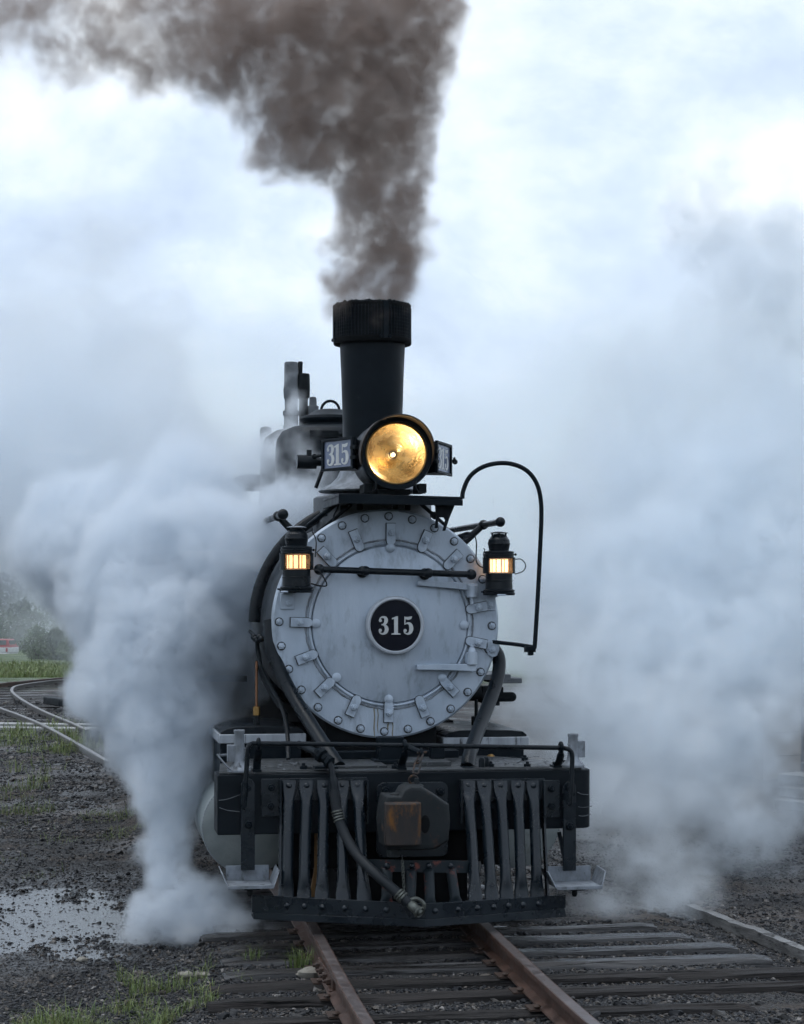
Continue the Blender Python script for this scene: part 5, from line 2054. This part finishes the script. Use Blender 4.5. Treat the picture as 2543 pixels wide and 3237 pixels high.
M['leaf'] = mat('bush_leaf', (.045, .080, .026), (.085, .12, .045), rough=.6, nscale=.8)
M['leaf_dark'] = mat('dark_bush_leaf', (.030, .052, .024), (.055, .080, .036), rough=.6, nscale=.8)
for i, (px, dd, h, rx, mm, lab) in enumerate(((118, 88, 1.5, .80, 'leaf', 'green bush just right of the red and white truck'), (178, 86, 1.4, .75, 'leaf_dark', 'darker bush behind the meadow, half lost in steam'),
                                              (238, 82, 1.3, .75, 'leaf', 'bush at the steam edge above the siding bend'), (70, 132, 3.2, 1.7, 'leaf_dark', 'tall dim bush behind the truck roof'),
                                              (-10, 150, 5.2, 3.2, 'leaf_dark', 'dim rounded tree at the left picture edge on the hillside'), (140, 155, 5.0, 3.2, 'leaf_dark', 'dim rounded tree on the hillside above the bushes'),
                                              (215, 145, 4.2, 2.6, 'leaf', 'dim paler tree on the hillside next to the steam'))):
    p = dep(px, 1880, dd)
    leafy('bush' if h < 4 else 'broadleaf_tree', (p.x, p.y, gz(p.x, p.y) - .1), h, rx, lab, M[mm], i + 3, 'bushes and trees beyond the siding')

M['needle'] = mat('conifer_needles', (.012, .024, .018), (.026, .042, .030), rough=.7, nscale=.5)


def conifer_meshes(seed, h):
    rnd = random.Random(seed)
    b = MB()
    z = h * .10
    while z < h:
        t = (z - h * .1) / (h * .9)
        r = h * .17 * (1 - t) ** .85 + .04
        nb = 9 if t < .8 else 6
        for k in range(nb):
            a = 2 * pi * k / nb + rnd.uniform(-.3, .3) + z
            L_ = r * rnd.uniform(.7, 1.15)
            d = Vector((cos(a), sin(a), 0))
            s = Vector((-d.y, d.x, 0)) * L_ * .28
            p0 = Vector((0, 0, z))
            p1 = d * L_ + Vector((0, 0, z - L_ * .35))
            pm = d * L_ * .6 + Vector((0, 0, z - L_ * .1))
            k0 = len(b.v)
            b.v += [tuple(p0), tuple(pm + s), tuple(p1), tuple(pm - s), tuple(pm - Vector((0, 0, L_ * .25)))]
            b.f += [(k0, k0 + 1, k0 + 2, k0 + 3), (k0, k0 + 4, k0 + 2)]
        z += h * .035 * rnd.uniform(.8, 1.2)
    tr = MB().cyl((0, 0, 0), (0, 0, h * .97), h * .018, h * .002, 8)
    return b.mesh('crown', M['needle'], 0), tr.mesh('trunk', M['tie'])


kinds = [conifer_meshes(s, 9.0) for s in (1, 2, 3)]
rnd = random.Random(5)
for i in range(26):
    px = 1380 + i * 46 + rnd.uniform(-14, 14)
    if i > 20:
        px = -30 + (i - 21) * 62
    dd = rnd.uniform(205, 250)
    p = dep(px, 1880, dd)
    base = Vector((p.x, p.y, gz(p.x, p.y) - .3))
    want = HZ - (1730 if px < 1700 else 1790) + rnd.uniform(-38, 38)     # how far above the horizon row the tops stand
    sc_ = max(.6, (want * dd / FOC + CAM.z - base.z) / 9.0)
    side = 'right' if px > 1000 else 'left'
    root = empty('conifer_tree', base, 'dim conifer in the mist on the far hillside to the ' + side, 'tree', 'conifers in the mist to the ' + side)
    cm, tm = kinds[i % 3]
    rz = rnd.uniform(0, 6)
    piece('crown', cm, root, base, (0, 0, rz), (sc_,) * 3)
    piece('trunk', tm, root, base, (0, 0, rz), (sc_,) * 3)

# red and white truck at the left edge
def truck():
    p = dep(2, 1880, 112)
    g = Vector((p.x, p.y, 1.87 - (2086 - HZ) * 112 / FOC))
    root = empty('pickup_truck', g, 'red and white pickup truck parked at the left edge of the meadow', 'truck')
    red = mat('truck_red', (.30, .03, .035), rough=.35, nscale=3)
    wht = mat('truck_white', (.62, .62, .62), (.55, .55, .56), rough=.4, nscale=3)
    gl = mat('truck_window', (.12, .14, .15), rough=.1, nscale=3)
    R = Matrix.Rotation(-.35, 3, 'Z')
    s = .72

    def bx(name, c, sz, m, bev=.04):
        c = Vector(c) * s
        return MB().box(g + R @ c, Vector(sz) * s, R).build(name, m, root, bevel=bev)
    bx('body', (0, 0, .78), (2.3, 1.9, .42), wht)
    bx('body_stripe', (0, 0, 1.04), (2.28, 1.88, .10), red)
    bx('bumper', (.0, -.05, .47), (2.25, 1.95, .16), wht)
    # cab
    b = MB()
    lo_, hi_ = [(-1.05, -.85), (1.05, -.85), (1.05, .85), (-1.05, .85)], [(-.85, -.72), (.85, -.72), (.85, .72), (-.85, .72)]
    b.add([g + R @ (Vector((x, y, 1.09)) * s) for x, y in lo_] + [g + R @ (Vector((x, y, 1.62)) * s) for x, y in hi_],
          [(3, 2, 1, 0), (4, 5, 6, 7), (0, 1, 5, 4), (1, 2, 6, 5), (2, 3, 7, 6), (3, 0, 4, 7)])
    b.build('cab', red, root, bevel=.04)
    for x in (-.42, .42):
        bx('window', (x, -.80, 1.36), (.74, .06, .36), gl, .01)
    for x in (-1.02, 1.02):
        bx('side_window', (x * .96, 0, 1.36), (.06, 1.2, .34), gl, .01)
    for x in (-.9, .9):
        bx('tail_light', (x, -.97, .80), (.16, .05, .3), red, .01)
    for x in (-.95, .95):
        for y in (-.6, .65):
            MB().cyl(g + R @ (Vector((x - .1, y, .33)) * s), g + R @ (Vector((x + .1, y, .33)) * s), .33 * s, n=24).build('wheel', M['rubber'], root)


truck()

# timber stack, shed and platform on the right
for k in range(3):
    a_, c_ = grd(2492 + 14 * (k % 2), 2560, -.24), grd(2780, 2590, -.24)
    off = Vector((.03 * k, .10 * k, 0))
    a_.z = c_.z = -.17 + .115 * k
    o = MB().bar(a_ + off, c_ + off, .42 - .06 * k, .10, (0, 0, 1)).build('timber_baulk', M['pole'], None, bevel=.012, jag=.010)
    tag(o, ('bottom', 'middle', 'top')[k] + ' pale baulk of the timber stack at the right picture edge', 'timber', 'stacked baulks')


def shed():
    a0 = grd(2425, 2462, -.24)
    ux = (CR * .92 + CF * .40).normalized()
    uy = Vector((-ux.y, ux.x, 0))
    root = empty('timber_shed', a0, 'weathered board shed with a dark doorway, half lost in mist at the right', 'shed')
    bm_ = mat('shed_board', (.20, .16, .13), (.30, .25, .20), rough=.8, nscale=4, stretch=(.3, .3, 2))
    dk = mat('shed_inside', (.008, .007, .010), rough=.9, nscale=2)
    uz = Vector((0, 0, 1))
    for k in range(8):
        z0 = k * .27
        for (x0, x1) in (((0, .42), (2.0, 4.5)) if k < 6 else ((0, 4.5),)):
            MB().prism([(x0, z0), (x1, z0), (x1, z0 + .262), (x0, z0 + .262)], a0 - uy * (.03 if True else 0) - uy * -.0, ux, uz, .03 + .012 * (k % 2)).build('board', bm_, root)
        MB().prism([(0.0, z0), (3.0, z0), (3.0, z0 + .262), (0.0, z0 + .262)], a0 + uy * .03, uy, uz, -.03).build('board', bm_, root)
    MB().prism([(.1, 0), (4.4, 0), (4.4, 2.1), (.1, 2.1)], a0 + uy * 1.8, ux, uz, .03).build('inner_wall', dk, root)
    b = MB()
    b.prism([(-.25, 2.17), (1.5, 2.4), (3.25, 2.17), (3.25, 2.23), (1.5, 2.46), (-.25, 2.23)], a0 - ux * .2, uy, uz, 4.9)
    b.build('roof', M['grey'], root)
    MB().bar(a0 + ux * -.10 - uy * .1, a0 + ux * -.10 - uy * .1 + uz * 2.5, .11, .11, uy).build('post', bm_, root)


shed()
# ================================================================== smoke, steam, haze
def vol_mat(name, color, dens, aniso=0.2, absorb=None, fine=None):
    m = bpy.data.materials.new(name)
    m.use_nodes = True
    N, L = m.node_tree.nodes, m.node_tree.links
    N.remove(N['Principled BSDF'])
    pv = N.new('ShaderNodeVolumePrincipled')
    pv.inputs['Color'].default_value = (*color, 1)
    pv.inputs['Density'].default_value = dens
    pv.inputs['Anisotropy'].default_value = aniso
    if fine:                                   # fine curls below the grid's resolution: (scale, low, high)
        g = N.new('ShaderNodeNewGeometry')
        t = N.new('ShaderNodeTexNoise')
        t.inputs['Scale'].default_value = fine[0]
        t.inputs['Detail'].default_value = 2
        t.inputs['Distortion'].default_value = .8
        L.new(g.outputs['Position'], t.inputs['Vector'])
        r = N.new('ShaderNodeMapRange')
        r.inputs['From Min'].default_value = .36
        r.inputs['From Max'].default_value = .64
        r.inputs['To Min'].default_value = fine[1] * dens
        r.inputs['To Max'].default_value = fine[2] * dens
        L.new(t.outputs['Fac'], r.inputs['Value'])
        at_ = N.new('ShaderNodeAttribute')
        at_.attribute_name = 'density'
        mu = N.new('ShaderNodeMath')
        mu.operation = 'MULTIPLY'
        L.new(r.outputs[0], mu.inputs[0])
        L.new(at_.outputs['Fac'], mu.inputs[1])
        pv.inputs['Density Attribute'].default_value = ''
        L.new(mu.outputs[0], pv.inputs['Density'])
    if absorb:
        pv.inputs['Absorption Color'].default_value = (*absorb, 1)
    L.new(pv.outputs[0], N['Material Output'].inputs['Volume'])
    return m


def puffs(name, mt, spheres, vox, k_smooth, warp, wscale, amp, nscale, edge, thin=None, mott=(2.5, .5), lab='', cat='', floor=None, keepout=None, seed=0.0, bill=0.0, bscale=4.0):
    """a cloud as a density grid: smooth union of spheres, pushed about and eaten into by noise"""
    lo_ = Vector((min(c.x - r for c, r in spheres), min(c.y - r for c, r in spheres), min(c.z - r for c, r in spheres)))
    hi_ = Vector((max(c.x + r for c, r in spheres), max(c.y + r for c, r in spheres), max(c.z + r for c, r in spheres)))
    pad = warp * .5 + amp * .4 + .05
    lo_ -= Vector((pad,) * 3)
    hi_ += Vector((pad,) * 3)
    if floor is not None:
        lo_.z = max(lo_.z, floor)
    ng = bpy.data.node_groups.new(name + '_density', 'GeometryNodeTree')
    ng.interface.new_socket('Geometry', in_out='INPUT', socket_type='NodeSocketGeometry')
    ng.interface.new_socket('Geometry', in_out='OUTPUT', socket_type='NodeSocketGeometry')
    n, l = ng.nodes, ng.links
    go = n.new('NodeGroupOutput')
    pos = n.new('GeometryNodeInputPosition').outputs[0]

    def math_(op, a, b=None, c=None):
        x = n.new('ShaderNodeMath')
        x.operation = op
        for i, v in enumerate((a, b, c)):
            if v is None:
                continue
            if isinstance(v, (int, float)):
                x.inputs[i].default_value = v
            else:
                l.new(v, x.inputs[i])
        return x.outputs[0]

    def vmath(op, a, b=None, scale=None):
        x = n.new('ShaderNodeVectorMath')
        x.operation = op
        for i, v in enumerate((a, b)):
            if v is None:
                continue
            if isinstance(v, (tuple, Vector)):
                x.inputs[i].default_value = v
            else:
                l.new(v, x.inputs[i])
        if scale is not None:
            x.inputs['Scale'].default_value = scale
        return x.outputs['Value'] if op in ('DISTANCE', 'LENGTH') else x.outputs[0]

    def nz(vec, scale, detail, rough=.55, dist=0.0):
        t = n.new('ShaderNodeTexNoise')
        t.inputs['Scale'].default_value = scale
        t.inputs['Detail'].default_value = detail
        t.inputs['Roughness'].default_value = rough
        t.inputs['Distortion'].default_value = dist
        l.new(vec, t.inputs['Vector'])
        return t

    def smooth(s, a, b, o0=0., o1=1.):
        r = n.new('ShaderNodeMapRange')
        r.interpolation_type = 'SMOOTHSTEP'
        for k, v in zip(('From Min', 'From Max', 'To Min', 'To Max'), (a, b, o0, o1)):
            r.inputs[k].default_value = v
        l.new(s, r.inputs['Value'])
        return r.outputs[0]

    sp = vmath('ADD', pos, (seed, seed * 2, seed * 3))
    w = nz(sp, wscale, 2).outputs['Color']
    w = vmath('SCALE', vmath('SUBTRACT', w, (.5, .5, .5)), None, warp)
    p = vmath('ADD', pos, w)
    d = None
    for c, r in spheres:
        s = math_('SUBTRACT', vmath('DISTANCE', p, c), r)
        d = s if d is None else math_('SMOOTH_MIN', d, s, k_smooth)
    f = math_('SUBTRACT', nz(sp, nscale, 5, .62, .5).outputs['Fac'], .5)
    inside = math_('MULTIPLY_ADD', f, amp, math_('MULTIPLY', d, -1.0))
    if bill:
        v = n.new('ShaderNodeTexVoronoi')
        v.feature = 'SMOOTH_F1'
        v.inputs['Scale'].default_value = bscale
        v.inputs['Smoothness'].default_value = .4
        l.new(vmath('ADD', sp, vmath('SCALE', w, None, .6)), v.inputs['Vector'])
        inside = math_('MULTIPLY_ADD', math_('SUBTRACT', .45, v.outputs['Distance']), bill, inside)
    rho = smooth(inside, 0.0, edge)
    mm = nz(vmath('ADD', vmath('ADD', sp, w), (7, 3, 1)), mott[0], 5, .6, 1.0).outputs['Fac']
    rho = math_('MULTIPLY', rho, smooth(mm, .35, .65, 1 - mott[1], 1 + mott[1]))
    if thin:
        sx = n.new('ShaderNodeSeparateXYZ')
        l.new(pos, sx.inputs[0])
        rho = math_('MULTIPLY', rho, smooth(sx.outputs[thin[3] if len(thin) > 3 else 2], thin[0], thin[1], thin[4] if len(thin) > 4 else 1.0, thin[2]))
    if keepout is not None:                    # nothing inside the smokebox and boiler
        sx = n.new('ShaderNodeSeparateXYZ')
        l.new(pos, sx.inputs[0])
        cx = n.new('ShaderNodeCombineXYZ')
        l.new(sx.outputs[0], cx.inputs[0])
        l.new(sx.outputs[2], cx.inputs[2])
        dd = vmath('DISTANCE', cx.outputs[0], (keepout[0], 0, keepout[1]))
        rho = math_('MULTIPLY', rho, smooth(dd, keepout[2] - .03, keepout[2] + .10))
    vc = n.new('GeometryNodeVolumeCube')
    l.new(rho, vc.inputs['Density'])
    vc.inputs['Min'].default_value = lo_
    vc.inputs['Max'].default_value = hi_
    for i, ax in enumerate('XYZ'):
        vc.inputs['Resolution ' + ax].default_value = max(8, int((hi_[i] - lo_[i]) / vox))
    sm_ = n.new('GeometryNodeSetMaterial')
    sm_.inputs['Material'].default_value = mt
    l.new(vc.outputs[0], sm_.inputs[0])
    l.new(sm_.outputs[0], go.inputs[0])
    me = bpy.data.meshes.new(name)
    me.materials.append(mt)
    o = bpy.data.objects.new(name, me)
    COL.objects.link(o)
    o.modifiers.new('density', 'NODES').node_group = ng
    return tag(o, lab, cat, kind='stuff')


S = lambda px, py, Y, r: (at(px, py, Y), r)
smoke = [S(1180, 960, 1.45, .21), S(1182, 915, 1.45, .27), S(1185, 860, 1.46, .29), S(1190, 770, 1.48, .31), S(1185, 680, 1.5, .34), S(1190, 590, 1.52, .37),
         S(875, 495, 1.7, .26), S(1010, 460, 1.65, .36), S(1240, 450, 1.55, .38), S(1090, 340, 1.6, .43), S(1275, 290, 1.6, .34), S(880, 310, 1.75, .38),
         S(1200, 170, 1.65, .47), S(1330, 130, 1.6, .30), S(950, 170, 1.8, .45), S(700, 200, 1.9, .38), S(1290, 10, 1.7, .40), S(1080, 0, 1.8, .50), S(760, 50, 1.95, .44),
         S(490, 130, 2.1, .41), S(290, 105, 2.2, .39), S(120, 80, 2.3, .37), S(-40, 60, 2.4, .37), S(520, -60, 2.1, .44), S(150, -50, 2.3, .40)]
M['smoke'] = vol_mat('coal_smoke', (.525, .445, .40), 6.2, .3, fine=(10., .35, 1.65))
puffs('coal_smoke', M['smoke'], smoke, .022, .16, .45, 1.7, .46, 3.4, .16, (-2.0, .0, 1.0, 0, .40), (3.4, .85), 'dark brown coal smoke pouring from the stack and drifting left', 'smoke', seed=3.0, bill=.10, bscale=4.5)

steam_l = [S(640, 2890, 1.15, .27), S(545, 2890, 1.1, .21), S(740, 2910, 1.1, .22), S(830, 2945, 1.0, .13), S(480, 2940, 1.0, .11), S(420, 2985, 1.1, .05), S(600, 2985, .8, .10), S(760, 2985, .8, .10), S(870, 2985, .8, .07),
           S(570, 2760, 1.25, .21), S(545, 2660, 1.35, .23), S(525, 2560, 1.45, .27),
           S(525, 2440, 1.55, .35), S(510, 2300, 1.75, .43), S(480, 2150, 1.95, .54), S(290, 2170, 2.2, .24), S(570, 2000, 2.0, .58), S(440, 1980, 2.4, .50), S(490, 1830, 2.3, .66), S(690, 1760, 2.0, .50), S(310, 1720, 2.9, .62),
           S(700, 2150, 2.2, .30), S(800, 1710, 1.8, .34), S(900, 1610, 1.8, .26), S(960, 1570, 1.75, .17), S(600, 1600, 2.5, .5), S(810, 1500, 2.5, .25)]
drift = [S(260, 1540, 3.6, .95), S(580, 1500, 3.0, .7), S(60, 1600, 3.8, .85), S(420, 1350, 3.8, .85), S(150, 1330, 4.2, 1.0), S(-60, 1450, 4.2, .9), S(120, 1050, 4.8, .8), S(400, 1100, 4.5, .7), S(750, 1450, 3.2, .4), S(300, 800, 5.0, .6), S(120, 1820, 3.4, .55), S(230, 1950, 3.0, .36)]
M['drift'] = vol_mat('drifting_steam', (.92, .955, .986), 3.2, .2, fine=(4., .5, 1.5))
puffs('steam_drift', M['drift'], drift, .07, .3, .7, 1.0, 1.2, 1.6, .75, (2.2, 4.8, .35), (1.4, .5), 'soft steam drifting up and merging into the sky on the left', 'steam', seed=4.0)
M['steam'] = vol_mat('white_steam', (.92, .953, .985), 14, .2, fine=(11., .45, 1.55))
puffs('steam_cloud', M['steam'], steam_l, .032, .12, .40, 1.4, .46, 3.4, .13, (1.4, 3.2, .26), (1.6, .25), 'dense white steam billowing up from the left cylinder', 'steam', floor=-.24, keepout=(DX, DZ, DR), seed=1.0, bill=.12, bscale=3.0)

steam_r = [S(2060, 2760, 1.6, .42), S(1960, 2850, 1.2, .27), S(2120, 2870, 1.4, .26), S(1960, 2600, 2.2, .45), S(2180, 2560, 2.8, .50), S(1990, 2350, 3.4, .75), S(2240, 2330, 3.8, .7), S(1840, 2180, 4.0, .6), S(2080, 2120, 4.4, .95),
           S(2330, 2080, 4.6, .9), S(2480, 2420, 4.6, .5), S(1860, 1880, 5.2, .8), S(2150, 1850, 5.2, 1.0), S(2450, 1850, 5.2, .95), S(2300, 1560, 6.0, 1.1), S(1980, 1560, 6.2, .9), S(2520, 1400, 6.2, .9), S(2300, 1200, 6.5, .9), S(2450, 900, 7.0, .9), S(2050, 1250, 6.6, .7), S(2250, 700, 7.5, .6), S(1720, 2250, 4.6, .5), S(2350, 2640, 3.2, .42), S(2250, 2790, 2.2, .26), S(2470, 2560, 4.0, .40)]
M['steam_thin'] = vol_mat('thin_steam', (.908, .949, .983), 2.3, .2, fine=(4.5, .35, 1.65))
puffs('steam_veil', M['steam_thin'], steam_r, .07, .3, .7, 1.0, 1.3, 1.9, .35, (1.4, 4.6, .42), (1.6, .75), 'thin steam drifting over the yard on the right', 'steam', floor=-.24, seed=5.0)

wisp = [S(925, 1190, 4.3, .09), S(935, 1260, 4.25, .13), S(915, 1340, 4.1, .15), S(900, 1420, 3.6, .20), S(960, 1420, 2.7, .14), S(985, 1480, 2.4, .16), S(850, 1400, 5.2, .2)]
M['wisp'] = vol_mat('steam_wisp', (.93, .96, .99), 9, .2)
puffs('steam_wisp', M['wisp'], wisp, .03, .08, .3, 3.0, .36, 6.0, .16, None, (6, .7), 'wisps of steam curling round the whistle and dome', 'steam', seed=9.0)

far_l = [(dep(60, 1850, 165), 7.0), (dep(-150, 1870, 165), 7.0), (dep(250, 1860, 150), 7.0), (dep(420, 1780, 100), 5.0), (dep(60, 1960, 125), 3.0), (dep(200, 1960, 120), 3.0), (dep(300, 2000, 70), 1.6), (dep(60, 1995, 84), 1.9), (dep(180, 1990, 82), 1.9),
         (dep(800, 1700, 70), 9), (dep(1200, 1850, 66), 7), (dep(1500, 1900, 62), 6.5), (dep(1800, 1880, 58), 7), (dep(2100, 1830, 56), 8), (dep(2450, 1830, 54), 8), (dep(2700, 1780, 56), 9), (dep(2000, 1560, 70), 8)]
M['mist'] = vol_mat('drifting_mist', (.92, .96, .99), .16, .2)
puffs('mist_bank', M['mist'], far_l, .6, 2.0, 4., .12, 4., .25, 4., None, (.16, .6), 'pale mist hanging over the meadow and hillside', 'mist', floor=-3, seed=2.0)

b = MB()
b.bb((-1900, -1900, -8), (1900, 1900, 48))
hz = b.build('haze', vol_mat('valley_haze', (.985, .99, 1.0), 0.00025, .2), None, smooth=0)
tag(hz, 'pale damp haze filling the valley air', 'haze', kind='stuff')
